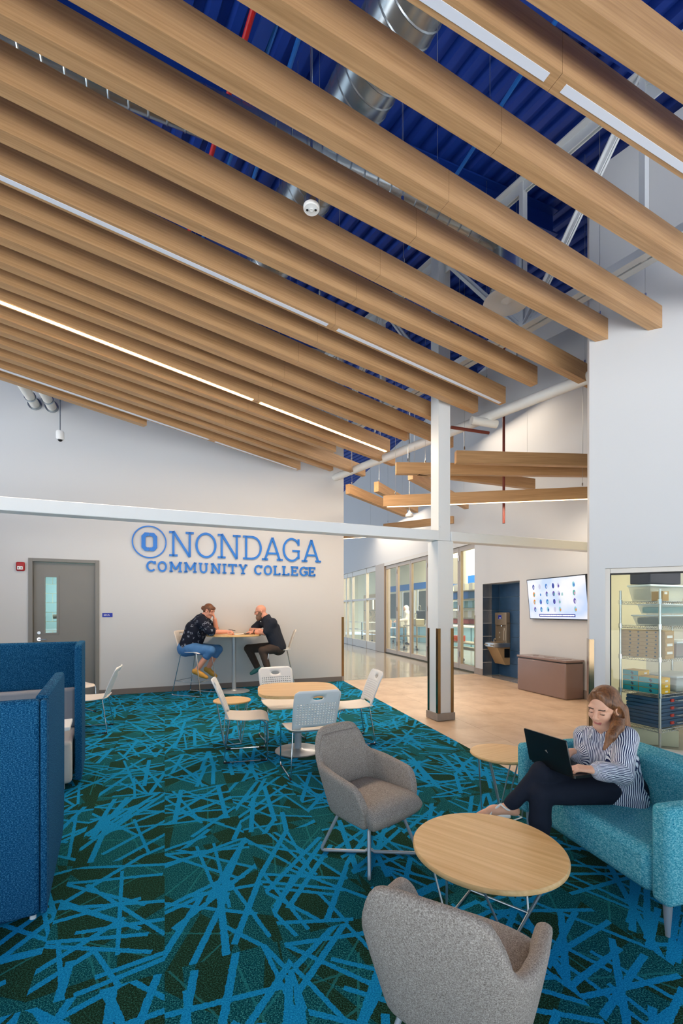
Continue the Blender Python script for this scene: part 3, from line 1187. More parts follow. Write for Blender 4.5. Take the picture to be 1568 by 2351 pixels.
GQ = 'wooden baffles over the corridor'
QL = [
    ((1048, 1062, 1353, 1069.4), 3.75, None, (0, 0.25), 'upper long level baffle right of the column top'),
    ((910, 1087, 1353, 1092.3), 3.75, None, (0, 0.12), 'long level baffle crossing just behind the column'),
    ((962, 1089, 1229, 1122), 3.75, None, (0, 0), 'oblique baffle ending right of the column'),
    ((880, 1162.6, 1352.7, 1144), 3.3, 'strip_dim', (0, 0.12), 'lowest corridor baffle with a glowing strip beneath'),
    ((803, 1133, 934.6, 1186), 3.75, None, (0, 0), 'leftmost oblique baffle past the end of the lettered wall'),
    ((869, 1128, 960, 1176.7), 3.75, None, (0, 0), 'second oblique baffle past the end of the lettered wall'),
    ((948, 1100, 1076, 1168), 3.75, None, (0, 0), 'oblique baffle half hidden behind the column'),
    ((880, 1218, 1040, 1201), 3.75, None, (0, 0), 'far corridor baffle just above the white beam'),
    ((770, 1237, 857, 1232), 3.5, 'strip_dim', (0.5, 0), 'far corridor baffle with a glowing strip under the white beam'),
]
for ln, z, st, ex, lab in QL:
    root, L = baffle(*ln, lab, GQ, z=z, h=0.185, strip=st, ext=ex, cables=2, ctop=6.9)
    if st:
        lo = area_light('lamp', (L / 2, BW / 2, -0.01), L * 0.95, 35, WARM, (0, 0, 0), 0.05, root)
# ================================================================== white stacking chair and bar stool
def chair_back(bw, bh, lean, zoff, yoff, name='backrest'):
    """perforated moulded back: a grid of cells, each with its own hole, curved and leaning"""
    mb = MB()
    nx, nz = 14, 12
    mx, mzb, mzt = 0.03, 0.035, 0.10

    hua, hva = 2 * 2.0 / (nx + 2), 1.0 / (nz + 4)
    huc, hvc = -1 + (nx // 2 + 1) * 2.0 / (nx + 2), (nz + 1) / (nz + 4)

    def shape(u, v):
        # u -1..1 across, v 0..1 up
        w = bw / 2 * (0.93 + 0.10 * v - 0.05 * v * v)
        du, dv = (u - huc) / hua, (v - hvc) / hva
        if max(abs(du), abs(dv)) < 1.001:
            q_ = 1.0 / max(1e-6, math.hypot(du, dv))
            u, v = huc + du * q_ * hua * 1.04, hvc + dv * q_ * hva * 0.98
        x = u * w
        z = zoff + v * bh
        y = yoff - (lean * v + 0.05 * v * v) - 0.022 * (1 - u * u) + 0.016 * (1 - v) ** 3
        # rounded top corners
        if v > 0.86:
            t = (v - 0.86) / 0.14
            x *= 1 - 0.20 * t * t * t
        return (x, y, z)

    cu, cv = 2.0 / (nx + 2), 1.0 / (nz + 4)
    us = [-1 + cu * i for i in range(nx + 3)]
    vs_ = [cv * i for i in range(nz + 5)]
    hole_rows = range(2, nz - 1)
    hole_cols = range(1, nx + 1)
    top_rows = range(nz, nz + 2)
    mid_cols = range(nx // 2 - 1, nx // 2 + 3)
    for i in range(nx + 2):
        for j in range(nz + 4):
            u0, u1, v0, v1 = us[i], us[i + 1], vs_[j], vs_[j + 1]
            if j in hole_rows and i in hole_cols:
                a, b = (u1 - u0) * .28, (v1 - v0) * .28
                q = [(u0, v0), (u1, v0), (u1, v1), (u0, v1)]
                p = [(u0 + a, v0 + b), (u1 - a, v0 + b), (u1 - a, v1 - b), (u0 + a, v1 - b)]
                mb.add([shape(*c) for c in q + p], [(0, 1, 5, 4), (1, 2, 6, 5), (2, 3, 7, 6), (3, 0, 4, 7)])
            elif j in top_rows and i in mid_cols:
                continue
            elif j == 0 and 3 <= i <= nx - 2:
                continue
            else:
                mb.add([shape(u0, v0), shape(u1, v0), shape(u1, v1), shape(u0, v1)], [(0, 1, 2, 3)])
    return mb


def seat_shell(w, d, z, drop=0.035):
    mb = MB()
    rows = []
    n, m = 8, 12
    for j in range(m + 1):
        v = j / m
        y = -d / 2 + d * v
        zz = z + (0.012 * (1 - v) ** 2) - 0.012 * math.sin(math.pi * min(1, v * 1.1))
        if v > 0.78:
            t = (v - 0.78) / 0.22
            zz -= drop * t * t
        row = []
        for i in range(n + 1):
            u = -1 + 2 * i / n
            ww = w / 2 * (0.94 + 0.06 * min(1, v * 3)) * (1 - 0.10 * max(0, (v - .85) / .15) ** 2)
            row.append((u * ww, y, zz - 0.008 * (1 - u * u)))
        rows.append(row)
    mb.grid(rows)
    return mb


def make_chair(mat='warm_plastic', zs=0.425, hb=0.37):
    t = thing('stacking_chair', (0, 0, 0), 0, 'chair', 'chair')
    seat_shell(0.45, 0.44, zs).build('seat', mat, t, True, solid=0.014, subsurf=1)
    chair_back(0.44, hb, 0.085, zs + 0.01, -0.20).build('backrest', 'white_plastic', t, True, solid=0.012, merge=True)
    for s in (-1, 1):
        x = s * 0.225
        pts = fillet([(x * .86, -0.17, zs - .015), (x, -0.23, 0.011), (x, 0.20, 0.011), (x, 0.185, zs - 0.03), (x * .9, 0.12, zs - .016)], 0.035)
        MB().tube(pts, 0.0065, 8).build('sled_leg', 'chrome', t, True)
        for y in (-0.2, 0.16):
            MB().tube([(x, y - .03, 0.0105), (x, y + .03, 0.0105)], 0.0095, 8).build('foot_glide', 'black_rubber', t, True)
    MB().tube([(-0.2, 0.12, zs - .018), (0.2, 0.12, zs - .018)], 0.006, 8).build('cross_rod', 'chrome', t, True)
    MB().tube([(-0.19, -0.17, zs - .018), (0.19, -0.17, zs - .018)], 0.006, 8).build('cross_rod', 'chrome', t, True)
    return t


def make_stool():
    zs = 0.785
    t = thing('bar_stool', (0, 0, 0), 0, 'stool', 'bar stool', 'white bar stools')
    seat_shell(0.45, 0.43, zs).build('seat', 'white_plastic', t, True, solid=0.014, subsurf=1)
    chair_back(0.44, 0.36, 0.06, zs + 0.01, -0.20).build('backrest', 'warm_plastic', t, True, solid=0.012, merge=True)
    for s in (-1, 1):
        x = s * 0.25
        pts = fillet([(x * .8, -0.15, zs - .015), (x, -0.31, 0.011), (x, 0.30, 0.011), (x * .86, 0.19, zs - 0.03), (x * .8, 0.12, zs - .016)], 0.03)
        MB().tube(pts, 0.0075, 8).build('sled_leg', 'chrome', t, True)
    f = 0.26
    for a, b in (((-.245, -.255, f), (.245, -.255, f)), ((-.235, .263, f), (.235, .263, f)), ((-.24, -.255, f), (-.235, .263, f)), ((.24, -.255, f), (.235, .263, f))):
        MB().tube([a, b], 0.006, 8).build('foot_rail', 'chrome', t, True)
    return t


def place(o, xy, d, label=None, group=None, z=0.0):
    o.location = (xy[0], xy[1], z + 0.006)
    o.rotation_euler = (0, 0, rz_of(d))
    if label:
        o['label'] = label
    if group:
        o['group'] = group


ch = make_chair()
CH = [((-0.985, 4.68), (0.975, 0.22), 'white stacking chair seen in profile at the left of the square table'),
      ((-0.315, 4.26), (-0.342, 0.94), 'white stacking chair with its perforated back to the camera'),
      ((-0.70, 5.32), (0.40, -0.915), 'white stacking chair behind the square table, facing the camera'),
      ((0.105, 5.22), (-0.97, -0.24), 'white stacking chair at the right of the square table'),
      ((-3.165, 5.65), (-0.95, -0.31), 'white stacking chair with a leaning back behind the blue booth'),
      ((-3.95, 6.62), (0.80, -0.60), 'white stacking chair half hidden before the grey door')]
for k, (xy, d, lab) in enumerate(CH):
    o = ch if k == 0 else copy_tree(ch)
    place(o, xy, d, lab, 'white stacking chairs')

st = make_stool()
SL = Vector((-2.66, 8.16, 0))
SR = Vector((-1.20, 8.62, 0))
dL, dR = Vector((0.90, -0.32, 0)).normalized(), Vector((-0.985, -0.16, 0)).normalized()
place(st, SL, dL, 'white bar stool under the person in the patterned shirt')
st2 = copy_tree(st)
place(st2, SR, dR, 'white bar stool under the bald man')

# ================================================================== tables
def top_disc(r, z, t, n=64, sx=1, sy=1):
    return MB().lathe([(0.001, z - t), (r - .008, z - t), (r - .001, z - t + .006), (r, z - t * .5), (r - .001, z - .005), (r - .006, z), (0.001, z)], n, (0, 0, 0), sx, sy)


p = fl(537, 1588)
t = thing('bar_table', (p.x, p.y, 0.006), A1, 'tall round pedestal table between the two seated people', 'table')
bt_z = 1.075
top_disc(0.50, bt_z, 0.032).build('table_top', ['table_wood'], t, True)
MB().cyl((0, 0, 0.012), (0, 0, bt_z - .04), 0.038, 24).build('pedestal', 'silver_powder', t, True)
MB().lathe([(0.001, 0.0), (0.29, 0.0), (0.292, 0.006), (0.285, 0.012), (0.06, 0.02), (0.045, 0.04)], 48).build('base_plate', 'silver_powder', t, True)
MB().lathe([(0.17, bt_z - .04), (0.17, bt_z - .033)], 32).build('mounting_plate', 'silver_powder', t)
BT = p.copy()

p = fl(684, 1725)
t = thing('square_table', (p.x, p.y, 0.006), A1 - 0.18, 'rounded square wood table on a disc base among white chairs', 'table')
tz = 0.672
poly = []
for k in range(64):
    a = 2 * math.pi * k / 64
    c, s = math.cos(a), math.sin(a)
    e = 2 / 3.6
    poly.append((0.425 * math.copysign(abs(c) ** e, c), 0.425 * math.copysign(abs(s) ** e, s)))
MB().prism(poly, tz - .032, tz).build('table_top', 'table_wood', t, True, bevel=0.004)
MB().cyl((0, 0, 0.015), (0, 0, tz - .04), 0.038, 24).build('pedestal', 'silver_powder', t, True)
MB().lathe([(0.001, 0.0), (0.245, 0.0), (0.247, 0.007), (0.24, 0.014), (0.06, 0.02), (0.042, 0.035)], 56).build('base_plate', 'brushed_metal', t, True)
MB().box((0, 0, tz - .037), (0.3, 0.3, 0.008)).build('mounting_plate', 'silver_powder', t)


def wire_table(xy, r, z, rot, label, rod=0.006, ring=0.52, group=None, thick=0.024, ft=0.62):
    t = thing('wire_side_table', (xy[0], xy[1], 0.006), rot, label, 'side table', group)
    top_disc(r, z, thick, 72).build('table_top', 'table_wood', t, True)
    zz = z - thick - 0.003
    n = 4
    for k in range(n):
        a = math.pi / 4 + k * math.pi / 2
        foot = (r * ft * math.cos(a), r * ft * math.sin(a), rod)
        for da in (-0.52, 0.52):
            b = a + da
            MB().tube([(r * .84 * math.cos(b), r * .84 * math.sin(b), zz), foot], rod, 8).build('leg', 'steel_rod', t, True)
        a2 = a + math.pi / 2
        MB().tube([foot, (r * ft * math.cos(a2), r * ft * math.sin(a2), rod)], rod, 8).build('base_rail', 'steel_rod', t, True)
    MB().lathe([(r * .86, zz), (r * .86, zz + .003)], 40).build('mounting_plate', 'steel_rod', t)
    return t


c = fl(1120, 1944, 0.352)
COF = c.copy()
wire_table(c, 0.362, 0.352, math.radians(-38), 'low round oak coffee table on a wire base between grey chairs', 0.0055, ft=0.58, thick=0.026)
c = fl(533, 1607.5, 0.49)
wire_table(c, 0.212, 0.49, 0.35, 'small round wire-legged table behind the profile chair', 0.005, thick=0.02)
c = fl(1152, 1729, 0.465)
wire_table(c, 0.225, 0.465, 0.5, 'round wire-legged side table against the far arm of the teal sofa', 0.005, thick=0.02)
# ================================================================== lounge chairs
def make_lounge(name='lounge_chair'):
    t = thing(name, (0, 0, 0), 0, 'chair', 'armchair')
    # U path in plan, from the right arm tip round the back to the left arm tip
    half_p = [(0.285, 0.235), (0.292, 0.12), (0.292, 0.0), (0.286, -0.10), (0.268, -0.185), (0.225, -0.245), (0.15, -0.268), (0.07, -0.275)]
    path = half_p + [(0.0, -0.277)] + [(-x, y) for x, y in reversed(half_p)]
    # densify
    def cat(pts, n):
        pts = [Vector((p[0], p[1], 0)) for p in pts]
        seg = [0]
        for a, b in zip(pts[:-1], pts[1:]):
            seg.append(seg[-1] + (b - a).length)
        out = []
        for k in range(n + 1):
            d = seg[-1] * k / n
            i = max(j for j in range(len(seg)) if seg[j] <= d + 1e-9)
            i = min(i, len(pts) - 2)
            f = (d - seg[i]) / max(1e-9, seg[i + 1] - seg[i])
            out.append(pts[i].lerp(pts[i + 1], f))
        return out
    N = 48
    P_ = cat(path, N)

    def rim(k):
        q = P_[k]
        if q.y < -0.20:                       # back
            ax = abs(q.x)
            if ax < 0.165:
                return 0.775 - 0.02 * (ax / .165) ** 4
            f = min(1, (ax - 0.165) / 0.09)
            return 0.755 - 0.175 * (f * f * (3 - 2 * f))
        f = (q.y + 0.20) / 0.435              # arms: 0 at back, 1 at tip
        return 0.58 - 0.06 * f - (0.14 * max(0, (f - .72) / .28) ** 2)
    rows = []
    zb = 0.27
    for k in range(N + 1):
        q = P_[k]
        a, b = P_[max(0, k - 1)], P_[min(N, k + 1)]
        d = (b - a).normalized()
        nin = Vector((-d.y, d.x, 0))
        if nin.dot(Vector((0, 0.02, 0)) - q) < 0:
            nin = -nin
        hr = rim(k)
        backness = max(0, min(1, (-q.y - 0.12) / 0.13))

        def pos(z, off):
            f = (z - zb) / 0.35
            sc = 0.76 + 0.26 * min(1.0, max(0, f)) ** 0.75
            lean = 0.20 * max(0, z - 0.36) * backness
            return Vector((q.x * sc, q.y * sc - lean, z)) + nin * off
        th_ = 0.055
        r = []
        r.append(pos(zb, 0.06))
        r.append(pos(zb + 0.004, 0.012))
        for f in (0.05, 0.25, 0.5, 0.75, 0.93):
            r.append(pos(zb + (hr - zb) * f, 0.0))
        r.append(pos(hr - 0.008, 0.008))
        r.append(pos(hr, th_ * .5))
        r.append(pos(hr - 0.008, th_ - 0.008))
        for f in (0.9, 0.6, 0.3):
            r.append(pos(0.36 + (hr - 0.36) * f, th_))
        r.append(pos(0.33, th_))
        rows.append(r)
    mb = MB().grid(rows)
    m = len(rows[0])
    # close the arm tips
    k0 = len(mb.v)
    mb.add(rows[0], [tuple(range(m))])
    mb.add(rows[-1], [tuple(range(m - 1, -1, -1))])
    shell = mb.build('shell', 'chair_grey', t, True, subsurf=1, merge=True)
    # seat cushion
    rows = []
    for j in range(13):
        v = j / 12
        y = -0.20 + 0.49 * v
        row = []
        for i in range(13):
            u = -1 + 2 * i / 12
            w = 0.205 + 0.035 * v
            z = 0.405 + 0.02 * (1 - u ** 4) * (1 - (2 * v - 1) ** 6) - (0.055 * max(0, (v - .8) / .2) ** 2) - 0.015 * u ** 6
            row.append((u * w, y - 0.02 * u * u * v, z))
        rows.append(row)
    mb = MB().grid(rows)
    low = [[(x * .82, y * .80 + .01, 0.272) for x, y, z in r] for r in rows]
    mb.grid(low)
    edge = [(0, j) for j in range(13)] + [(i, 12) for i in range(1, 13)] + [(12, j) for j in range(11, -1, -1)] + [(i, 0) for i in range(11, 0, -1)]
    ring_t = [rows[a][b] for a, b in edge]
    ring_b = [low[a][b] for a, b in edge]
    mb.grid([ring_t + ring_t[:1], [((a[0] * 1.02 + b[0]) / 2 * 1.0, (a[1] * 1.03 + b[1]) / 2, (a[2] + b[2]) / 2) for a, b in zip(ring_t, ring_b)] + [((ring_t[0][0] * 1.02 + ring_b[0][0]) / 2, (ring_t[0][1] * 1.03 + ring_b[0][1]) / 2, (ring_t[0][2] + ring_b[0][2]) / 2)], ring_b + ring_b[:1]])
    mb.build('seat_cushion', 'chair_grey', t, True, subsurf=1, merge=True)
    # headrest pad with its seam
    rows = []
    for j in range(9):
        z = 0.575 + 0.15 * j / 8
        row = []
        for i in range(13):
            u = -1 + 2 * i / 12
            w = 0.215 - 0.055 * (j / 8) ** 2
            pad = 0.008 * (1 - u ** 6) * (1 - (2 * j / 8 - 1) ** 6)
            y = -0.277 * 1.02 - 0.20 * (z - 0.36) + 0.050 + pad + 0.026 * u * u
            row.append((u * w, y, z))
        rows.append(row)
    MB().grid(rows).build('headrest', 'chair_grey', t, True, solid=0.006)
    for s in (1, -1):
        pts = fillet([(s * .155, 0.15, 0.25), (s * .225, 0.225, 0.0135), (0, 0, 0.0135), (-s * .225, -.225, 0.0135), (-s * .15, -.13, 0.26)], 0.03)
        if s < 0:
            pts = [Vector((p.x, p.y, p.z + (0.012 if p.z < .03 and abs(p.x) < .02 else 0))) for p in pts]
        MB().tube(pts, 0.0105, 10).build('sled_leg', 'silver_powder', t, True)
    return t


lc = make_lounge()
lc.scale = (0.95, 0.95, 0.97)
p = fl(848, 1962)
place(lc, (p.x, p.y), (0.66, -0.75), 'grey tub armchair with a cross sled base facing the coffee table', 'grey tub armchairs')
lc2 = copy_tree(lc)
place(lc2, (0.378, 1.44), (0.5, 0.865), 'grey tub armchair seen from behind in the foreground', 'grey tub armchairs')

# ================================================================== sofa
SF = Vector((-0.969, -0.247, 0))
SC = Vector((1.644, 2.609, 0))
sofa = thing('loveseat', (SC.x, SC.y, 0.006), rz_of(SF), 'teal upholstered two-seat sofa with slim arms on grey legs', 'sofa')
SLEN, SDEP = 1.09, 0.66
hx, hy = SLEN / 2, SDEP / 2
MB().box((0, 0.02, 0.275), (SLEN - 0.19, SDEP - 0.04, 0.215)).build('seat', 'sofa_teal', sofa, True, bevel=0.045)
MB().box((0, -hy + 0.10, 0.43), (SLEN - 0.19, 0.17, 0.50), rx=math.radians(-6)).build('backrest', 'sofa_teal', sofa, True, bevel=0.04)
for s in (-1, 1):
    MB().box((s * (hx - 0.0475), 0.0, 0.385), (0.095, SDEP, 0.45)).build('arm', 'sofa_teal', sofa, True, bevel=0.028)
    for sy in (-1, 1):
        MB().cyl((s * (hx - .055), sy * (hy - .06), 0.0), (s * (hx - .055), sy * (hy - .06), 0.165), 0.010, 14, 0.021).build('leg', 'silver_powder', sofa, True)

# ================================================================== booth
E1, E2 = Vector((0.888, 0.46, 0)), Vector((-0.46, 0.888, 0))
AB = math.atan2(E1.y, E1.x)
N0 = Vector((-1.438, 2.19, 0))
nb = thing('booth_bench', (N0.x, N0.y, 0.006), AB, 'near blue high-backed booth bench, its outside to the camera', 'booth bench', 'blue booth benches')
# local x along E1 (right), y along E2 (away); the corner is at the origin
MB().box((-0.86, 0.03, 0.545), (1.66, 0.06, 1.05)).build('back_panel', 'booth_blue', nb, True, bevel=0.022)
MB().box((-0.014, 0.03, 0.545), (0.028, 0.06, 1.04)).build('corner_post', 'booth_blue', nb, True, bevel=0.01)
poly = [(0.06, 0.025), (0.82, 0.03), (0.9, 0.06)] + [(0.97, 0.2)] + arc((0.93, 1.035), 0.055, 0, math.pi / 2, 5) + [(0.06, 1.08)]
mb = MB()
mb.plate([(a, b) for a, b in poly], (-0.055, 0, 0), (0, 1, 0), (0, 0, 1), 0.055)
mb.build('side_wing', 'booth_blue', nb, True, bevel=0.014)
MB().box((-0.85, 0.40, 0.25), (1.48, 0.58, 0.34)).build('seat', 'bench_white', nb, True, bevel=0.03)
MB().box((-0.85, 0.13, 0.6), (1.48, 0.12, 0.42)).build('back_cushion', 'bench_grey', nb, True, bevel=0.03)
for x in (-0.06, -1.6):
    MB().cyl((x, 0.03, 0), (x, 0.03, 0.06), 0.014, 10).build('foot', 'white_plastic', nb)
F0 = Vector((-2.245, 3.86, 0))
fb = thing('booth_bench', (F0.x, F0.y, 0.006), AB, 'far blue high-backed booth bench with a grey seat', 'booth bench', 'blue booth benches')
hgt = 1.215
mb = MB()
mb.plate([(0.0, 0.05), (0.62, 0.05), (0.62, hgt)] + arc((0.05, hgt - .05), 0.05, math.pi / 2, math.pi, 4), (-0.045, 0, 0), (0, 1, 0), (0, 0, 1), 0.055)
mb.build('side_wing', 'booth_blue', fb, True, bevel=0.012)
MB().box((-0.9, 0.60, 0.63), (1.72, 0.06, hgt - .06)).build('back_panel', 'booth_blue', fb, True, bevel=0.02)
MB().box((-0.86, 0.22, 0.235), (1.60, 0.62, 0.355)).build('seat', 'bench_white', fb, True, bevel=0.03)
MB().box((-0.86, 0.50, 0.59), (1.60, 0.13, 0.37), rx=math.radians(-4)).build('back_cushion', 'bench_grey', fb, True, bevel=0.03)
for x in (-0.14, -1.5):
    MB().cyl((x, -0.02, 0), (x, -0.02, 0.07), 0.025, 12).build('foot', 'white_plastic', fb)
q = F0 - E2 * 0.44 - E1 * 0.62
bt = thing('booth_table', (q.x, q.y, 0.006), AB, 'white table between the two blue booth benches', 'table')
MB().box((0, 0, 0.63), (1.16, 0.3, 0.028)).build('table_top', 'white_plastic', bt, bevel=0.006)
MB().cyl((0, 0, 0.012), (0, 0, 0.615), 0.035, 16).build('pedestal', 'silver_powder', bt, True)
MB().box((0, 0, 0.006), (0.5, 0.26, 0.012)).build('base_plate', 'silver_powder', bt)

# ================================================================== grey door
d = thing('door_1', (0, 0, 0), 0, 'grey steel door with a narrow window in the lettered wall', None)
struct(d)
fwid = 0.062
for a, b, z0, z1 in ((sdl, sdl + fwid, 0.0, 2.42), (sdr - fwid, sdr, 0.0, 2.42), (sdl + fwid, sdr - fwid, 2.42 - fwid, 2.42)):
    mb = MB()
    WB.slab(mb, a + .001, b - .001, z0 + .007, z1 - .001, -0.14, 0.022)
    mb.build('door_frame', 'grey_paint', d)
ll, lr, lt = sdl + fwid + .004, sdr - fwid - .004, 2.42 - fwid - .004
v0, vz1 = WB.sz(101.5, 1324)
v1, _ = WB.sz(128.5, 1324)
_, vz0 = WB.sz(115, 1453)
leaf = MB()
for a, b, z0, z1 in ((ll, v0, 0.01, lt), (v1, lr, 0.01, lt), (v0, v1, vz1, lt), (v0, v1, 0.01, vz0)):
    WB.slab(leaf, a, b, z0, z1, -0.10, -0.055)
leaf = leaf.build('door_leaf', 'grey_paint', d)
for a, b, z0, z1 in ((v0 - .035, v0, vz0 - .03, vz1 + .03), (v1, v1 + .035, vz0 - .03, vz1 + .03), (v0, v1, vz1, vz1 + .03), (v0, v1, vz0 - .03, vz0)):
    mb = MB()
    WB.slab(mb, a, b, z0, z1, -0.055, -0.046)
    mb.build('window_bead', 'grey_paint', d)
mb = MB()
WB.slab(mb, v0, v1, vz0, vz1, -0.08, -0.074)
mb.build('pane', 'pane', d)
hs, hz_ = WB.sz(88, 1468)
mb = MB().tube([WB.w(hs, hz_, -.055), WB.w(hs, hz_, -.045)], 0.03, 18)
mb.tube(fillet([WB.w(hs, hz_, -.05), WB.w(hs, hz_, 0.0), WB.w(hs + .12, hz_, 0.0)], 0.02), 0.010, 10)
mb.build('door_handle', 'chrome', d, True)
mb = MB().tube([WB.w(hs, hz_ + .11, -.055), WB.w(hs, hz_ + .11, -.04)], 0.026, 18)
mb.build('deadbolt', 'brushed_metal', d, True)
# room behind the door: pale block wall and a small robot arm
mb = MB()
WB.slab(mb, sdl - 1.0, sdr + 1.4, 0.0, 2.9, -2.3, -2.2)
WB.slab(mb, sdl - 1.1, sdl - 1.0, 0.0, 2.9, -2.2, -0.21)
WB.slab(mb, sdr + 1.3, sdr + 1.4, 0.0, 2.9, -2.2, -0.21)
WB.slab(mb, sdl - 1.0, sdr + 1.3, 2.9, 3.0, -2.2, -0.21)
bw = struct(mb.build('wall_workshop', 'lab_wall'))
tag(bw, 'pale workshop wall behind the grey door')
for k in range(10):
    for j in range(9):
        s0 = sdl - 0.9 + j * 0.41 + (0.2 if k % 2 else 0)
        mb = MB()
        WB.slab(mb, s0, s0 + .402, 0.9 + k * .2, 0.9 + k * .2 + .192, -2.2, -2.192)
        mb.build('block', 'lab_teal', bw)
q = WB.w((sdl + sdr) / 2, 2.5, -1.2)
area_light('workshop_fill', q, 0.8, 38, (0.95, 1.0, 1.0))  # area light added to brighten the room behind the door, no fixture
s0, z0 = (v0 + v1) / 2 - .25, 1.36
base = WB.w(s0 + 0.2, 0, -1.5)
ra = thing('robot_arm', (base.x, base.y, 0.006), A1, 'small robot arm seen through the door window', 'robot arm')
MB().box((0, 0, 0.5), (0.7, 0.5, 1.0)).build('bench', 'lab_dark', ra)
MB().tube([(0.12, 0, 1.0), (0.12, 0, 1.12), (0.05, 0, 1.34)], [0.08, 0.06, 0.05], 14).build('lower_arm', 'lab_steel', ra, True)
MB().tube([(0.34, 0, 1.56), (0.12, 0, 1.42), (-.2, 0, 1.40)], [0.05, 0.06, 0.045], 14).build('upper_arm', 'lab_dark', ra, True)
MB().tube([(-.02, 0, 1.405), (-.12, 0, 1.402)], 0.062, 14).build('wrist', 'lab_white', ra, True)


# ================================================================== lettering
def slab(kind, t):
    """slab-serif capital of height 1: (width, list of polygons)"""
    P_ = []

    def st(a, b, w=t):
        a, b = Vector((a[0], a[1], 0)), Vector((b[0], b[1], 0))
        d_ = (b - a).normalized()
        n_ = Vector((-d_.y, d_.x, 0)) * w / 2
        P_.append([tuple((a + n_)[:2]), tuple((a - n_)[:2]), tuple((b - n_)[:2]), tuple((b + n_)[:2])])

    def hb(x0, x1, y, w=t * .9):
        P_.append([(x0, y - w / 2), (x1, y - w / 2), (x1, y + w / 2), (x0, y + w / 2)])

    def ring(cx, cy, rx, ry, a0, a1, n=40):
        n = max(4, int(n * abs(a1 - a0) / 360))
        for k in range(n):
            q = []
            for a, e in ((a0 + (a1 - a0) * k / n, 0), (a0 + (a1 - a0) * (k + 1) / n, 0)):
                c_, s_ = math.cos(math.radians(a)), math.sin(math.radians(a))
                q.append(((cx + (rx - t) * c_, cy + (ry - t) * s_), (cx + rx * c_, cy + ry * s_)))
            P_.append([q[0][0], q[0][1], q[1][1], q[1][0]])

    b, tp = t * .45, 1 - t * .45
    if kind == 'N':
        st((.17, 0), (.17, 1)); st((.83, 0), (.83, 1)); st((.17, 1), (.83, 0), t * 1.1)
        hb(0, .34, b); hb(0, .17, tp); hb(.66, 1.0, tp)
        return 1.0, P_
    if kind == 'O':
        ring(.42, .5, .42, .52, 0, 360)
        return .84, P_
    if kind == 'D':
        st((.14, 0), (.14, 1)); hb(0, .42, b); hb(0, .42, tp)
        ring(.40, .5, .44, .5, -90, 90)
        return .84, P_
    if kind == 'A':
        st((.45, .98), (.12, 0)); st((.45, .98), (.78, 0)); hb(.24, .66, .30)
        hb(0, .26, b); hb(.64, .90, b)
        return .90, P_
    if kind == 'G':
        ring(.42, .5, .42, .52, 38, 318)
        hb(.45, .80, .46); st((.74, .46), (.74, .12)); st((.74, .98), (.74, .70))
        return .80, P_
    if kind == 'C':
        ring(.42, .5, .42, .52, 38, 322)
        st((.74, .98), (.74, .70))
        return .78, P_
    if kind == 'M':
        st((.17, 0), (.17, 1)); st((1.03, 0), (1.03, 1)); st((.17, 1), (.60, .25)); st((1.03, 1), (.60, .25))
        hb(0, .34, b); hb(0, .17, tp); hb(.86, 1.2, b); hb(1.03, 1.2, tp)
        return 1.2, P_
    if kind == 'U':
        st((.17, .38), (.17, 1)); st((.73, .38), (.73, 1))
        ring(.45, .38, .28 + t / 2, .40, 180, 360)
        hb(0, .34, tp); hb(.56, .90, tp)
        return .90, P_
    if kind == 'I':
        st((.19, 0), (.19, 1)); hb(0, .38, b); hb(0, .38, tp)
        return .38, P_
    if kind == 'T':
        st((.4, 0), (.4, 1)); hb(.2, .6, b); hb(0, .8, tp); st((.05, 1), (.05, .72)); st((.75, 1), (.75, .72))
        return .8, P_
    if kind == 'Y':
        st((.42, 0), (.42, .45)); st((.42, .42), (.12, 1)); st((.42, .42), (.72, 1))
        hb(.22, .62, b); hb(0, .28, tp); hb(.56, .84, tp)
        return .84, P_
    if kind == 'L':
        st((.17, 0), (.17, 1)); hb(0, .66, b); hb(0, .34, tp); st((.62, 0), (.62, .26))
        return .68, P_
    if kind == 'E':
        st((.15, 0), (.15, 1)); hb(0, .68, b); hb(0, .68, tp); hb(.15, .48, .51)
        st((.64, 0), (.64, .26)); st((.64, 1), (.64, .74)); st((.48, .38), (.48, .64), t * .8)
        return .70, P_


sign = thing('wall_lettering', (0, 0, 0), 0, 'raised blue college name lettering with a round emblem on the wall', 'wall sign')


def put_letter(ch_, x0, x1, z0, z1, t):
    s0, s1 = WB.s(x0), WB.s(x1)
    wd, polys = slab(ch_, t)
    mb = MB()
    hgt_ = z1 - z0
    for poly in polys:
        q = [WB.w(s0 + (s1 - s0) * a / wd, z0 + hgt_ * b, 0.012) for a, b in poly]
        q2 = [v + WB.n * 0.022 for v in q]
        n = len(q)
        mb.add(q + q2, [tuple(range(n)), tuple(range(2 * n - 1, n - 1, -1))] + [(i, (i + 1) % n, n + (i + 1) % n, n + i) for i in range(n)])
    mb.build('letter', 'letter_blue', sign)


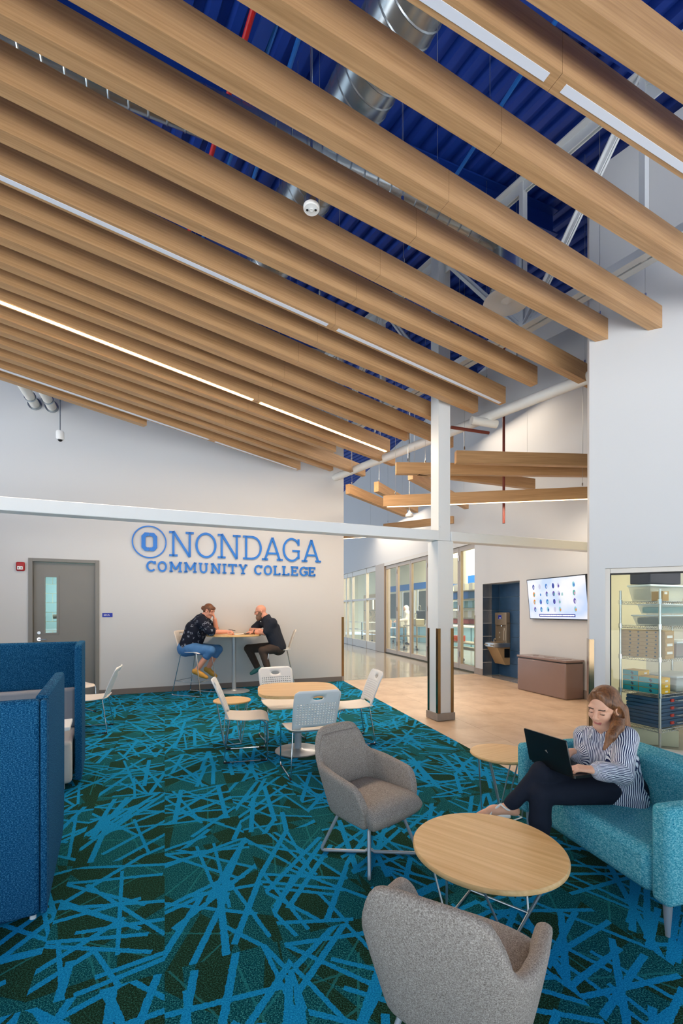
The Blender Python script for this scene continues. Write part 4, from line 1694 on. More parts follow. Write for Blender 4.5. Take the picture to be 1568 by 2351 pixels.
sc_ = 3.4087
X = lambda v: 290 + v / sc_
_, z0 = WB.sz(388.3, 1276)
_, z1 = WB.sz(388.3, 1218.5)
_, z0b = WB.sz(736, 1292.7)
_, z1b = WB.sz(714, 1240)
za, zb_ = (z0 + z0b) / 2, (z1 + z1b) / 2
for c_, a, b in (('N', 335, 528), ('O', 540, 705), ('N', 715, 893), ('D', 912, 1058), ('A', 1060, 1222), ('G', 1222, 1355), ('A', 1370, 1520)):
    put_letter(c_, X(a), X(b), za, zb_, 0.088)
_, y0 = WB.sz(X(190), 1190 + 413 / sc_)
_, y1 = WB.sz(X(190), 1190 + 330 / sc_)
_, y0b = WB.sz(X(1450), 1190 + 457 / sc_)
_, y1b = WB.sz(X(1450), 1190 + 386 / sc_)
ya, yb = (y0 + y0b) / 2, (y1 + y1b) / 2
for c_, a, b in (('C', 157, 228), ('O', 245, 318), ('M', 337, 435), ('M', 452, 550), ('U', 566, 640), ('N', 660, 740), ('I', 752, 782), ('T', 798, 862),
                 ('Y', 878, 946), ('C', 1000, 1060), ('O', 1075, 1138), ('L', 1150, 1202), ('L', 1217, 1272), ('E', 1286, 1340), ('G', 1353, 1416), ('E', 1423, 1475)):
    put_letter(c_, X(a), X(b), ya, yb, 0.17)
sc0, zc0 = WB.sz(X(181), 1190 + 186 / sc_)
ru = (WB.s(X(317)) - WB.s(X(45))) / 2
_, za1 = WB.sz(X(181), 1190 + 58 / sc_)
_, za0 = WB.sz(X(181), 1190 + 312 / sc_)
rv = (za1 - za0) / 2
mb = MB()
ring_o, ring_i = [], []
for k in range(64):
    a = 2 * math.pi * k / 64
    pts = []
    for rr, of in ((1, .012), (1, .034), (.93, .034), (.93, .012)):
        pts.append(WB.w(sc0 + ru * rr * math.cos(a), zc0 + rv * rr * math.sin(a), of))
    ring_o.append(pts)
ring_o.append(ring_o[0])
mb.grid([r_ + r_[:1] for r_ in ring_o])
mb.build('emblem_ring', 'letter_blue', sign)
ow, oh = (WB.s(X(243)) - WB.s(X(120))) / 2, rv * 0.56
ch8 = [(1, .62), (.6, 1), (0.03, 1), (0.03, .62), (.30, .62), (.48, .48), (.48, -.48), (.30, -.62), (0.03, -.62), (0.03, -1), (.6, -1), (1, -.62)]
for sgn in (1, -1):
    quads = [(0, 1, 4, 5), (1, 2, 3, 4), (0, 5, 6, 11), (11, 6, 7, 10), (10, 7, 8, 9)]
    mb = MB()
    v_ = [WB.w(sc0 + sgn * ow * a, zc0 + oh * b, 0.012) for a, b in ch8]
    v2 = [p_ + WB.n * .03 for p_ in v_]
    n = len(v_)
    mb.add(v_ + v2, [tuple(q) for q in quads] + [tuple(i + n for i in q) for q in quads] + [(i, (i + 1) % n, n + (i + 1) % n, n + i) for i in range(n)])
    mb.build('emblem_block', 'letter_blue', sign)


def text_mesh(txt, size, mat, origin, ux, uy, parent, name, depth=0.0008, align='LEFT'):
    cu = bpy.data.curves.new(name, 'FONT')
    cu.body = txt
    cu.size = size
    cu.align_x = align
    cu.extrude = depth
    o = bpy.data.objects.new(name, cu)
    COL.objects.link(o)
    dg_ = bpy.context.evaluated_depsgraph_get()
    me = bpy.data.meshes.new_from_object(o.evaluated_get(dg_))
    bpy.data.objects.remove(o)
    ux, uy = Vector(ux).normalized(), Vector(uy).normalized()
    nz_ = ux.cross(uy)
    Rm = Matrix((ux, uy, nz_)).transposed().to_4x4()
    me.transform(Matrix.Translation(Vector(origin)) @ Rm)
    me.materials.clear()
    me.materials.append(M[mat])
    ob = bpy.data.objects.new(name, me)
    COL.objects.link(ob)
    ob.parent = parent
    return ob


UP = Vector((0, 0, 1))
s0, z0 = WB.sz(235, 1417)
s1, z1 = WB.sz(258.5, 1407.5)
rs = thing('room_sign', (0, 0, 0), 0, 'small blue room number sign beside the grey door', 'sign')
mb = MB()
WB.slab(mb, s0, s1, z0, z1, 0, 0.008)
mb.build('plate', 'sign_blue', rs)
text_mesh('201A', 0.045, 'paper', WB.w(s0 + .02, (z0 + z1) / 2 - .012, 0.0095), WB.d, UP, rs, 'lettering')
s0, z0 = WB.sz(38, 1311)
s1, z1 = WB.sz(58, 1291)
fa = thing('fire_alarm', (0, 0, 0), 0, 'red wall fire alarm strobe left of the grey door', 'fire alarm')
mb = MB()
WB.slab(mb, s0, s1, z0, z1, 0, 0.05)
mb.build('housing', 'alarm_red', fa, True, bevel=0.02)
sm, zm = (s0 + s1) / 2, z0 + (z1 - z0) * .33
mb = MB()
WB.slab(mb, sm - .04, sm + .04, zm - .028, zm + .028, 0.05, 0.062)
mb.build('strobe_lens', 'white_plastic', fa, True, bevel=0.01)
for q in (-.02, .02):
    mb = MB()
    WB.slab(mb, sm + q - .008, sm + q + .008, zm - .012, zm + .012, 0.062, 0.064)
    mb.build('reflector', 'grey_paint', fa)

# ================================================================== wall screen
tv = thing('wall_screen', (0, 0, 0), 0, 'large wall screen showing rows of round icons above the bin', 'screen')
sa, zlo_ = WC.sz(1208.5, 1421)
sb, zhi_ = WC.sz(1206, 1330)
sr0, _ = WC.sz(1348, 1424)
o_lo, o_hi = 0.07, 0.15
corner = {}
BLc, BRc = WC.w(sa - .19, zlo_, o_lo), WC.w(sr0 - .12, zlo_, o_lo)
TLc, TRc = WC.w(sa - .19, zhi_ - .03, o_hi), WC.w(sr0 - .12, zhi_ - .03, o_hi)
tu, tvv = (BRc - BLc), (TLc - BLc)
tn = tu.cross(tvv).normalized()
if tn.dot(-BLc) < 0:
    tn = -tn


def tvp(a, b, off=0.0):
    return BLc + tu * a + tvv * b + tn * off


def tvslab(mb, a0, a1, b0, b1, f0, f1):
    vs = [tvp(a, b, f) for a in (a0, a1) for f in (f0, f1) for b in (b0, b1)]
    return mb.add(vs, [(0, 1, 3, 2), (4, 6, 7, 5), (0, 4, 5, 1), (2, 3, 7, 6), (0, 2, 6, 4), (1, 5, 7, 3)])


tvslab(MB(), 0, 1, 0, 1, -0.05, 0.0).build('housing', 'black_plastic', tv)
t_ = NT('screen_face')
v_ = t_.coord('Object', (1.2, 1.2, 1.6))
n_ = t_.noise(v_, 1.4, 2.0)
cc = t_.ramp(n_, [(0.35, lin((196, 214, 250))), (0.55, lin((240, 240, 252))), (0.8, lin((250, 244, 246)))])
t_.base((0.02, 0.02, 0.02, 1))
t_.t.links.new(cc, t_.b.inputs['Emission Color'])
t_.set(estr=0.95, rough=0.2)
M['screen_face'] = t_.m
face = tvslab(MB(), 0.012, 0.988, 0.022, 0.978, 0.0, 0.003).build('display', 'screen_face', tv)
for nm, c_ in (('icon_navy', (40, 60, 160)), ('icon_blue', (50, 130, 210)), ('icon_cyan', (150, 214, 230)), ('icon_orange', (236, 150, 60)), ('icon_violet', (96, 70, 170)), ('icon_pale', (214, 214, 240)), ('icon_green', (90, 180, 170)), ('icon_pink', (226, 170, 190))):
    emit(nm, c_, 0.8, (20, 20, 20))
rowsI = [[('icon_navy', 'icon_pale'), ('icon_pale', None), ('icon_blue', 'icon_pale'), ('icon_navy', None), ('icon_pale', 'icon_violet'), ('icon_cyan', 'icon_blue')],
         [('icon_orange', 'icon_green'), (None, 'icon_blue'), ('icon_violet', 'icon_cyan'), ('icon_violet', 'icon_green'), ('icon_pale', 'icon_violet'), ('icon_green', 'icon_pink')],
         [('icon_orange', 'icon_cyan'), ('icon_blue', 'icon_violet'), ('icon_blue', 'icon_cyan'), ('icon_navy', 'icon_violet'), ('icon_pale', 'icon_green'), ('icon_violet', 'icon_pale')],
         [('icon_violet', 'icon_cyan'), ('icon_blue', 'icon_cyan'), ('icon_cyan', 'icon_navy'), ('icon_pale', None), ('icon_cyan', 'icon_orange'), ('icon_cyan', 'icon_orange')]]
asp = tvv.length / tu.length
for r_, row in enumerate(rowsI):
    for c_, (m1, m2) in enumerate(row):
        ca, cb = (0.125, 0.24, 0.36, 0.48, 0.565, 0.81)[c_], 0.80 - 0.185 * r_
        for mm, rr, dx_, dy_, off in ((m1, 0.033, 0, 0, .0045), (m2, 0.018, 0.008, -.012, .006)):
            if not mm:
                continue
            mb = MB()
            q = [tvp(ca + dx_ + rr * asp * 1.15 * math.cos(2 * math.pi * k / 14), cb + dy_ + rr * 1.9 * math.sin(2 * math.pi * k / 14), off) for k in range(14)]
            mb.add(q, [tuple(range(14))])
            mb.build('icon', mm, face)
tvslab(MB(), 0.19, 0.80, 0.065, 0.135, 0.0035, 0.0045).build('caption_bar', 'icon_navy', face)
emit('caption_white', (235, 238, 250), 0.9)
random.seed(4)
xx = 0.205
mb = MB()
while xx < 0.77:
    ww = random.uniform(0.012, 0.04)
    tvslab(mb, xx, xx + ww, 0.088, 0.113, 0.0048, 0.0055)
    xx += ww + 0.006
mb.build('caption_text', 'caption_white', face)
text_mesh('u', 0.11, 'icon_green', tvp(0.60, 0.565, 0.006), tu, tvv, face, 'lettering')
tvslab(MB(), 0.3, 0.7, 0.25, 0.6, -0.11, -0.05).build('wall_bracket', 'black_plastic', tv)

# ================================================================== recycling bin
a, b, c_ = fl(1187, 1582), fl(1299, 1608.5), fl(1340, 1604.5)
ld = (b - a)
L_ = ld.length
ld.normalize()
wd_ = Vector((-ld.y, ld.x, 0))
if wd_.x < 0:
    wd_ = -wd_
W_ = 0.40
cen = a + ld * L_ / 2 + wd_ * W_ / 2
rb = thing('recycling_bin', (cen.x, cen.y, 0.0), math.atan2(ld.y, ld.x), 'long brown metal recycling bin under the wall screen', 'bin')
bh = 0.66
MB().box((0, 0, bh / 2 - .02), (L_, W_, bh - .04)).build('body', 'bin_brown', rb, True, bevel=0.03)
MB().box((0, 0, bh - .035), (L_ - .03, W_ - .03, 0.02)).build('shadow_gap', 'black_plastic', rb)
MB().box((0, 0, bh - .008), (L_ + .012, W_ + .012, 0.04)).build('lid', 'bin_brown', rb, True, bevel=0.012)
for x, rx_, ry_ in ((-L_ * .27, .05, .05), (0.02, .13, .035), (L_ * .30, .12, .12)):
    mb = MB().lathe([(1.0, 0), (1.0, 0.004), (0.86, 0.006)], 28, (x, 0, bh + .0125), rx_, ry_)
    mb.build('rim', 'bin_brown', rb, True)
    MB().lathe([(0.001, 0), (0.88, 0)], 28, (x, 0, bh + .0165), rx_, ry_).build('opening', 'black_plastic', rb)

# ================================================================== drinking fountain
sm = WC.s(1163)
p0_ = WC.p0 - WC.n * nd
r_ = (1158 - CX) / FPX
fm = p0_ + WC.d * ((r_ * p0_.y - p0_.x) / (WC.d.x - WC.d.y * r_))
dfn = thing('drinking_fountain', (fm.x, fm.y, 0), math.atan2(WC.n.y, WC.n.x) - math.pi / 2, 'wall drinking fountain with bottle filler in the blue tiled niche', 'fountain')
# local y points out of the wall, x along it
MB().box((0, 0.06, 1.34), (0.44, 0.12, 0.30)).build('filler_head', 'fountain_grey', dfn, True, bevel=0.02)
MB().box((0, 0.025, 1.02), (0.44, 0.05, 0.5)).build('filler_back', 'fountain_grey', dfn, True, bevel=0.01)
for s in (-1, 1):
    MB().box((s * .205, 0.06, 1.02), (0.03, 0.10, 0.5)).build('filler_side', 'fountain_grey', dfn, True, bevel=0.008)
MB().box((0, 0.122, 1.38), (0.14, 0.006, 0.11)).build('display_frame', 'brushed_metal', dfn)
MB().box((0, 0.127, 1.38), (0.11, 0.006, 0.085)).build('display', 'sign_blue', dfn)
MB().box((-0.015, 0.131, 1.36), (0.04, 0.002, 0.025)).build('display_mark', 'paper', dfn)
MB().cyl((0, 0.08, 1.19), (0, 0.08, 1.16), 0.014, 10).build('spout', 'chrome', dfn)
bx = -0.07
mb = MB()
for q in ((bx - .032, 0.90, .84 + .06), ):
    pass
mb.tube([(bx - .03, .053, .84), (bx + .03, .053, .84), (bx + .03, .053, 1.04), (bx + .014, .053, 1.08), (bx + .014, .053, 1.12), (bx - .014, .053, 1.12), (bx - .014, .053, 1.08), (bx - .03, .053, 1.04)], 0.004, 6, closed=True)
mb.build('bottle_mark', 'paper', dfn)
for zq in (0.90, 1.01):
    MB().lathe([(0.001, 0), (0.022, 0)], 12, (0, 0, 0)).build('pictogram', 'paper', dfn).matrix_local = Matrix.Translation((0.11, .052, zq)) @ Matrix.Rotation(-math.pi / 2, 4, 'X')
mb = MB()
poly = [(-0.23, 0.0), (0.23, 0.0), (0.23, 0.30), (0.17, 0.42), (-0.17, 0.42), (-0.23, 0.30)]
mb.prism(poly, 0.68, 0.79)
mb.build('basin', 'brushed_metal', dfn, True, bevel=0.02)
MB().lathe([(0.001, 0.0), (0.9, 0.0), (1.0, 0.006)], 28, (0, 0.2, 0.791), 0.16, 0.13).build('bowl', 'fountain_tan', dfn, True)
MB().tube(fillet([(0.09, 0.22, 0.79), (0.09, 0.22, 0.85), (0.05, 0.22, 0.87)], 0.02), 0.018, 10).build('bubbler', 'chrome', dfn, True)
for s in (-.12, .12):
    MB().box((s, 0.425, 0.735), (0.12, 0.01, 0.035)).build('push_bar', 'fountain_grey', dfn, bevel=0.004)
mb = MB().add([(-.2, 0, .68), (.2, 0, .68), (.2, .34, .68), (-.2, .34, .68), (-.2, 0, .28), (.2, 0, .28), (.2, .12, .28), (-.2, .12, .28)],
              [(0, 3, 2, 1), (4, 5, 6, 7), (3, 7, 6, 2), (0, 4, 7, 3), (1, 2, 6, 5), (0, 1, 5, 4)])
mb.build('apron', 'fountain_tan', dfn)
for s in (-1, 1):
    MB().box((s * .203, 0.08, 0.55), (0.006, 0.14, 0.2)).build('vent', 'black_plastic', dfn)

# ================================================================== glass doors and storefront of the laboratory
def glazed(name, s0, s1, z0, z1, mat, parent, stile=0.07, off=(-0.12, -0.04), rail=0.09, mid=None):
    t = thing(name, (0, 0, 0), 0, None, None)
    t.parent = parent
    return t


fd = thing('door_2', (0, 0, 0), 0, 'tall folding glass doors with metal frames along the corridor', None)
struct(fd)
edges = [WC.s(x) for x in (1089.5, 1050, 1012, 977, 939, 908, 882)]
edges = sorted(edges)
for k, (a, b) in enumerate(zip(edges[:-1], edges[1:])):
    mb = MB()
    sw_ = 0.075
    WC.slab(mb, a + .006, a + sw_, 0.03, ZT - .02, -0.13, -0.05)
    WC.slab(mb, b - sw_, b - .006, 0.03, ZT - .02, -0.13, -0.05)
    WC.slab(mb, a + sw_, b - sw_, ZT - .13, ZT - .02, -0.13, -0.05)
    WC.slab(mb, a + sw_, b - sw_, 0.03, 0.16, -0.13, -0.05)
    pn = mb.build('door_panel', 'frame_alu', fd)
    mb = MB()
    WC.slab(mb, a + sw_, b - sw_, 0.16, ZT - .13, -0.094, -0.086)
    mb.build('pane', 'pane', pn)
    if k % 2 == 0:
        for zq in (0.4, 1.6, ZT - .3):
            mb = MB().cyl(WC.w(b, zq - .07, -.04), WC.w(b, zq + .07, -.04), 0.018, 8)
            mb.build('hinge', 'brushed_metal', pn)
mb = MB()
WC.slab(mb, edges[0], edges[-1], ZT - .015, ZT + .1, -0.16, 0.0)
mb.build('head_track', 'frame_pale', fd)
mb = MB()
WC.slab(mb, edges[0], edges[-1], 0.0, 0.02, -0.14, -0.04)
mb.build('floor_track', 'lab_dark', fd)
sfw = thing('window_2', (0, 0, 0), 0, 'glazed laboratory storefront at the far end of the corridor', None)
struct(sfw)
ge = sorted([edges[-1] + 0.9, WC.s(838), WC.s(806), WC.s(794), WC.s(786)])
g_lo, g_hi = ge[0], ge[-1]
mb = MB()
WC.slab(mb, edges[-1] + 0.01, g_lo, 0.0, ZT + .1, -0.25, 0.0)
tag(struct(mb.build('trim_4', 'frame_alu')), 'wide metal jamb between the glass doors and the storefront')
for a in ge:
    mb = MB()
    WC.slab(mb, a - .04, a + .04, 0.0, ZT + .1, -0.16, -0.04)
    mb.build('mullion', 'frame_pale', sfw)
for z0, z1 in ((0.0, 0.3), (1.98, 2.06), (ZT - .1, ZT + .1)):
    mb = MB()
    WC.slab(mb, g_lo, g_hi, z0, z1, -0.15, -0.05)
    mb.build('rail', 'frame_pale', sfw)
for a, b in zip(ge[:-1], ge[1:]):
    for z0, z1 in ((0.3, 1.98), (2.06, ZT - .1)):
        mb = MB()
        WC.slab(mb, a + .04, b - .04, z0, z1, -0.104, -0.096)
        mb.build('pane', 'pane', sfw)

# ---- laboratory
LD = 4.6
mb = MB()
WC.slab(mb, s_f0 - .14, 26, 0, 5.4, -LD - .1, -LD)
WC.slab(mb, 25.9, 26, 0, 5.4, -LD, -0.26)
WC.slab(mb, s_f0 - .14, s_f0 - .04, 0, 5.4, -LD, -0.26)
wl = struct(mb.build('wall_laboratory', 'lab_wall'))
tag(wl, 'cream laboratory wall behind the glass doors')
mb = MB()
WC.slab(mb, s_f0 - .14, 25.9, 5.4, 5.5, -LD, -0.26)
tag(struct(mb.build('ceiling_laboratory', 'ceiling_dark')), 'dark laboratory ceiling')
mb = MB()
WC.slab(mb, s_f0, 22.0, 2.72, 3.06, -LD + .005, -LD + .05)
tag(struct(mb.build('trim_5', 'lab_blue')), 'blue band along the laboratory wall')
for k in range(9):
    s = 4.5 + k * 1.95
    t = thing('window_%d' % (k + 3), (0, 0, 0), 0, 'dark laboratory window with white mullions, %s along the wall' % ORD[k], None)
    struct(t)
    mb = MB()
    WC.slab(mb, s, s + 1.5, 1.1, 2.6, -LD + .004, -LD + .02)
    mb.build('pane', 'lab_dark', t)
    for q in (s - .08, s + 1.46):
        mb = MB()
        WC.slab(mb, q, q + .12, 1.0, 2.68, -LD + .004, -LD + .06)
        mb.build('mullion', 'lab_white', t)
mb = MB()
WC.slab(mb, 20.5, 24.5, 0.0, 2.7, -LD + .005, -LD + .06)
tag(struct(mb.build('wall_brick', 'lab_brick')), 'tan brick part of the laboratory wall')


def lab_at(px, off):
    """floor point of the laboratory, 'off' metres behind the glass, in line with px"""
    p0 = WC.p0 - WC.n * off
    r = (px - CX) / FPX
    s = (r * p0.y - p0.x) / (WC.d.x - WC.d.y * r)
    q = p0 + WC.d * s
    return Vector((q.x, q.y, 0))


def lab_cart(px, off, label, w=0.9, h=0.95, mats=('lab_white', 'lab_steel'), shelves=2, gear=0):
    q = lab_at(px, off)
    t = thing('laboratory_cart', (q.x, q.y, -0.004), math.atan2(WC.d.y, WC.d.x), label, 'cart', 'laboratory carts')
    for x in (-w / 2, w / 2):
        for y in (-.28, .28):
            MB().cyl((x, y, 0.06), (x, y, h), 0.02, 8).build('post', mats[1], t)
            MB().ball((x, y, 0.05), 0.05, 8).build('caster', 'black_rubber', t)
    for k in range(shelves):
        MB().box((0, 0, h - k * .42), (w + .06, .62, .03)).build('shelf', mats[0], t)
    return t


random.seed(11)
lab_cart(889, 1.5, 'white laboratory cart behind the leftmost folding door panel', 0.8, 0.8)
lab_cart(922, 2.9, 'steel laboratory cart left of the gowned worker', 0.8, 0.75, ('lab_steel', 'lab_steel'))
lab_cart(957, 1.8, 'steel laboratory cart with an instrument right of the gowned worker', 1.2, 0.95, ('lab_steel', 'lab_steel'))
lab_cart(850, 1.4, 'laboratory cart with glassware behind the storefront glass', 1.0, 1.0)
lab_cart(812, 2.2, 'pale laboratory cart at the far left of the storefront', 1.6, 0.9, ('lab_white', 'lab_teal'))
for k, (px, off, lab, mat, sz, z) in enumerate((
        (889, 1.5, 'tan mixer standing on the white laboratory cart', 'fountain_tan', (.34, .3, .34), .815),
        (922, 2.9, 'beige pump on the steel laboratory cart', 'bin_clear', (.4, .3, .3), .765),
        (957, 1.8, 'flat grey instrument on the laboratory cart', 'lab_steel', (.6, .4, .26), .965),
        (966, 2.4, 'dark monitor on a stand at the right of the gowned worker', 'black_plastic', (.12, .4, .6), .965))):
    q = lab_at(px, off)
    t = thing('instrument', (q.x, q.y, z - .004), math.atan2(WC.d.y, WC.d.x), lab, 'instrument')
    MB().box((0, 0, sz[2] / 2), sz).build('case', mat, t, True, bevel=0.03)
    MB().tube(fillet([(0, 0, sz[2]), (0, 0, sz[2] + .18), (0.18, 0, sz[2] + .24), (.22, 0, sz[2] + .05)], .06), 0.012, 8).build('hose', 'lab_steel', t, True)
# glass reactor on a rack behind the storefront
q = lab_at(849, 1.4)
t = thing('glass_reactor', (q.x, q.y, 1.018), 0, 'glass reactor vessels on a stand behind the storefront glass', 'laboratory apparatus')
for x in (-.16, .16):
    MB().cyl((x, 0, 0.6), (x, 0, 1.1), 0.05, 12).build('vessel', 'lab_white', t, True)
for x in (-.3, .3):
    MB().cyl((x, 0, 0), (x, 0, 1.3), 0.015, 8).build('stand', 'lab_steel', t)
MB().bar((-.3, 0, .55), (.3, 0, .55), .03, .03).build('crossbar', 'lab_dark', t)
MB().bar((-.3, 0, 1.15), (.3, 0, 1.15), .03, .03).build('crossbar', 'lab_steel', t)
for k in range(5):
    a = random.uniform(-.25, .25)
    MB().tube(fillet([(a, .05, .5), (a + .1, .1, .3), (a - .1, .05, .12), (a + .05, .1, 0.0)], .08), 0.014, 6).build('hose', 'lab_steel', t, True)
# long bench under the windows
mb = MB()
q0 = thing('laboratory_bench', (0, 0, 0), 0, 'long pale bench under the laboratory windows', 'bench')
mb = MB(); WC.slab(mb, 5.0, 19.0, 0.86, 0.92, -LD + .06, -LD + .75); mb.build('worktop', 'lab_white', q0)
for k in range(9):
    mb = MB(); WC.slab(mb, 5.05 + k * 1.55, 6.5 + k * 1.55, 0.0, 0.86, -LD + .1, -LD + .7); mb.build('cabinet', 'lab_teal', q0)
# rack with orange boxes and bottles, right part of the doors
q = lab_at(1078, 0.95)
rk = thing('laboratory_rack', (q.x, q.y, -0.004), math.atan2(WC.d.y, WC.d.x), 'steel laboratory rack with shelves behind the right glass door', 'rack')
for x in (-.75, .0, .75):
    for y in (-.25, .25):
        MB().cyl((x, y, 0.08), (x, y, 2.2), 0.018, 8).build('post', 'lab_steel', rk)
        MB().ball((x, y, .05), .055, 8).build('caster', 'black_rubber', rk)
SHZ = (0.45, 0.62, 1.15, 1.32, 1.6, 1.86, 2.1)
for z in SHZ:
    MB().box((0, 0, z), (1.56, .54, .025)).build('shelf', 'lab_steel', rk)
k = 0
for z, mat, n, sz in ((1.165, 'lab_orange', 3, (.34, .3, .13)), (1.335, 'lab_white', 4, (.2, .25, .2)), (1.615, 'lab_teal', 4, (.22, .22, .2)), (1.875, 'lab_blue', 3, (.24, .25, .2)), (2.115, 'lab_white', 4, (.2, .2, .2)), (0.635, 'lab_orange', 2, (.3, .3, .16))):
    for j in range(n):
        x = -.6 + 1.2 * j / (n - 1)
        w_ = rk.matrix_basis @ Vector((x, 0, z))
        o = MB().box((0, 0, sz[2] / 2 + .002), sz).build('supply_box', mat, None, True, bevel=.012)
        lidm = MB().box((0, 0, sz[2] + .002), (sz[0] * .96, sz[1] * .96, .012)).build('lid', mat, o)
        ang = math.atan2(WC.d.y, WC.d.x)
        o.location = (q.x + x * math.cos(ang), q.y + x * math.sin(ang), z - .004)
        o.rotation_euler = (0, 0, ang)
        cname = {'lab_orange': 'orange', 'lab_white': 'white', 'lab_teal': 'pale teal', 'lab_blue': 'blue'}[mat]
        lev = {0.635: 'lowest', 1.165: 'second', 1.335: 'middle', 1.615: 'fourth', 1.875: 'fifth', 2.115: 'top'}[z]
        tag(o, '%s supply box, %s on the %s level of the laboratory rack' % (cname, (['leftmost'] + ['%s from the left' % w for w in ('second', 'third')] + ['rightmost'])[n - 1 - j if n - 1 - j < n - 1 and n - 1 - j > 0 else (0 if n - 1 - j == 0 else 3)], lev), 'box', '%s boxes on the laboratory rack' % lev)
# white exhaust trunk hanging in the laboratory
q = lab_at(1066, 1.6)
t = thing('fume_trunk', (q.x, q.y, 2.35), 0, 'white fume duct hanging in the laboratory behind the right glass door', 'duct')
MB().cyl((0, 0, 0), (0, 0, 3.0), 0.11, 16).build('trunk', 'lab_white', t, True)
MB().box((-0.28, 0.0, 0.45), (0.3, 0.3, 0.8)).build('filter_box', 'bench_white', t)

# ================================================================== storeroom shelf
R0 = fl(1515, 1737)
e_ = Vector((-0.41, 0.912, 0))
g_ = Vector((0.912, 0.41, 0))
DEP, LEN = 0.42, 0.95
sh = thing('wire_shelf_unit', (R0.x, R0.y, 0.004), math.atan2(g_.y, g_.x), 'chrome wire shelving unit in the storeroom window', 'shelving')
levels = [0.27, 0.63, 1.005, 1.348, 1.61]
for x in (0, LEN):
    for y in (0, DEP):
        MB().cyl((x, y, 0.0), (x, y, 1.735), 0.0125, 10).build('post', 'steel_rod', sh, True)
        for z in levels:
            MB().cyl((x, y, z - .03), (x, y, z + .02), 0.019, 10).build('collar', 'chrome', sh, True)
for z in levels:
    mb = MB()
    for dzq in (0, -0.03):
        mb.tube([(0, 0, z + dzq), (LEN, 0, z + dzq)], 0.003, 5)
        mb.tube([(0, DEP, z + dzq), (LEN, DEP, z + dzq)], 0.003, 5)
        mb.tube([(0, 0, z + dzq), (0, DEP, z + dzq)], 0.003, 5)
        mb.tube([(LEN, 0, z + dzq), (LEN, DEP, z + dzq)], 0.003, 5)
    for k in range(24):
        x = LEN * (k + .5) / 24
        mb.tube([(x, 0, z), (x, DEP, z)], 0.002, 4)
        for y in (0, DEP):
            mb.tube([(LEN * k / 24, y, z - .03), (LEN * (k + .5) / 24, y, z), (LEN * (k + 1) / 24, y, z - .03)], 0.0018, 4)
    for k in range(10):
        mb.tube([(0, DEP * k / 10, z - .03), (0, DEP * (k + .5) / 10, z), (0, DEP * (k + 1) / 10, z - .03)], 0.0018, 4)
    mb.build('wire_shelf', 'chrome', sh)

RSH = math.atan2(g_.y, g_.x)


def on_shelf(name, x0, x1, y0, y1, z, h, label, cat, mats, group=None, bevel=0.003):
    """a box on the shelf; local x along the shelf, y into it"""
    cx, cy = (x0 + x1) / 2, (y0 + y1) / 2
    w_ = R0 + g_ * cx + e_ * cy
    o = thing(name, (w_.x, w_.y, z + .0075), RSH, label, cat, group)
    return o, (x1 - x0), (y1 - y0), h


# four dark blue tool cases
for k in range(4):
    o, w, d_, h = on_shelf('tool_case', 0.03, 0.72, 0.03, 0.38, 0.27 + k * .079, 0.076,
                           'dark blue tool case with a red latch, %s from the bottom of its stack' % ORD[k], 'tool case', None, 'stacked tool cases')
    MB().box((0, 0, h * .26), (w, d_, h * .5)).build('lower_shell', 'case_blue', o, True, bevel=.008)
    MB().box((0, 0, h * .76), (w - .006, d_ - .006, h * .46)).build('lid', 'case_blue', o, True, bevel=.008)
    MB().box((-.12, -d_ / 2 - .004, h * .55), (.05, .014, .03)).build('latch', 'case_red', o)
    MB().tube(fillet([(-.06, -d_ / 2, h * .5), (-.06, -d_ / 2 - .03, h * .5), (.12, -d_ / 2 - .03, h * .5), (.12, -d_ / 2, h * .5)], .012), .006, 6).build('handle', 'bench_grey', o, True)
# teal and yellow boxes
for col_, (x0, n, y0, y1) in enumerate(((0.235, 4, 0.235, 0.405), (0.02, 3, 0.02, 0.23))):
    for k in range(n):
        lab = '%s teal and yellow box of the %s stack on the wire shelf' % (('bottom', 'second', 'third', 'topmost')[k], 'left' if col_ == 0 else 'right')
        xx0 = 0.02
        o, w, d_, h = on_shelf('product_box', xx0, xx0 + .19, y0 if col_ == 0 else y0, y1, 0.63 + k * .056, .054, lab, 'box', None, 'teal and yellow boxes')
        mb = MB()
        mb.box((0, 0, h / 2), (w, d_, h))
        mb.build('carton', 'box_yellow', o, False, bevel=.002)
        MB().box((-w / 2 - .0008, 0, h / 2), (.0016, d_ - .002, h - .004)).build('side_print', 'box_teal', o)
        MB().box((-w / 2 - .002, -.02, h / 2), (.001, .03, .022), rx=.78).build('print_mark', 'box_ink', o)
        MB().box((0.03, -d_ / 2 - .001, h / 2 - .005), (.045, .002, .018)).build('label', 'paper', o)
# flat brown cartons
for k in range(7):
    o, w, d_, h = on_shelf('flat_carton', 0.022 + (k % 2) * .004, 0.17, -0.04, 0.43 + (.012 if k < 3 else 0), 1.005 + k * .0418, .0405,
                           'flat brown carton on the wire shelf, %s from the bottom' % ORD[k], 'carton', None, 'flat brown cartons')
    MB().box((0, 0, h / 2), (w, d_, h)).build('carton', 'cardboard', o, False, bevel=.0015)
    for q_ in (-.14, -.05, .04, .13):
        MB().box((-w / 2 - .0005, q_, h / 2), (.001, .016, .016)).build('print_mark', 'box_ink', o)
    if k % 2:
        MB().box((0.0, -d_ / 2 - .0005, h / 2), (.09, .001, .026)).build('label', 'paper', o)
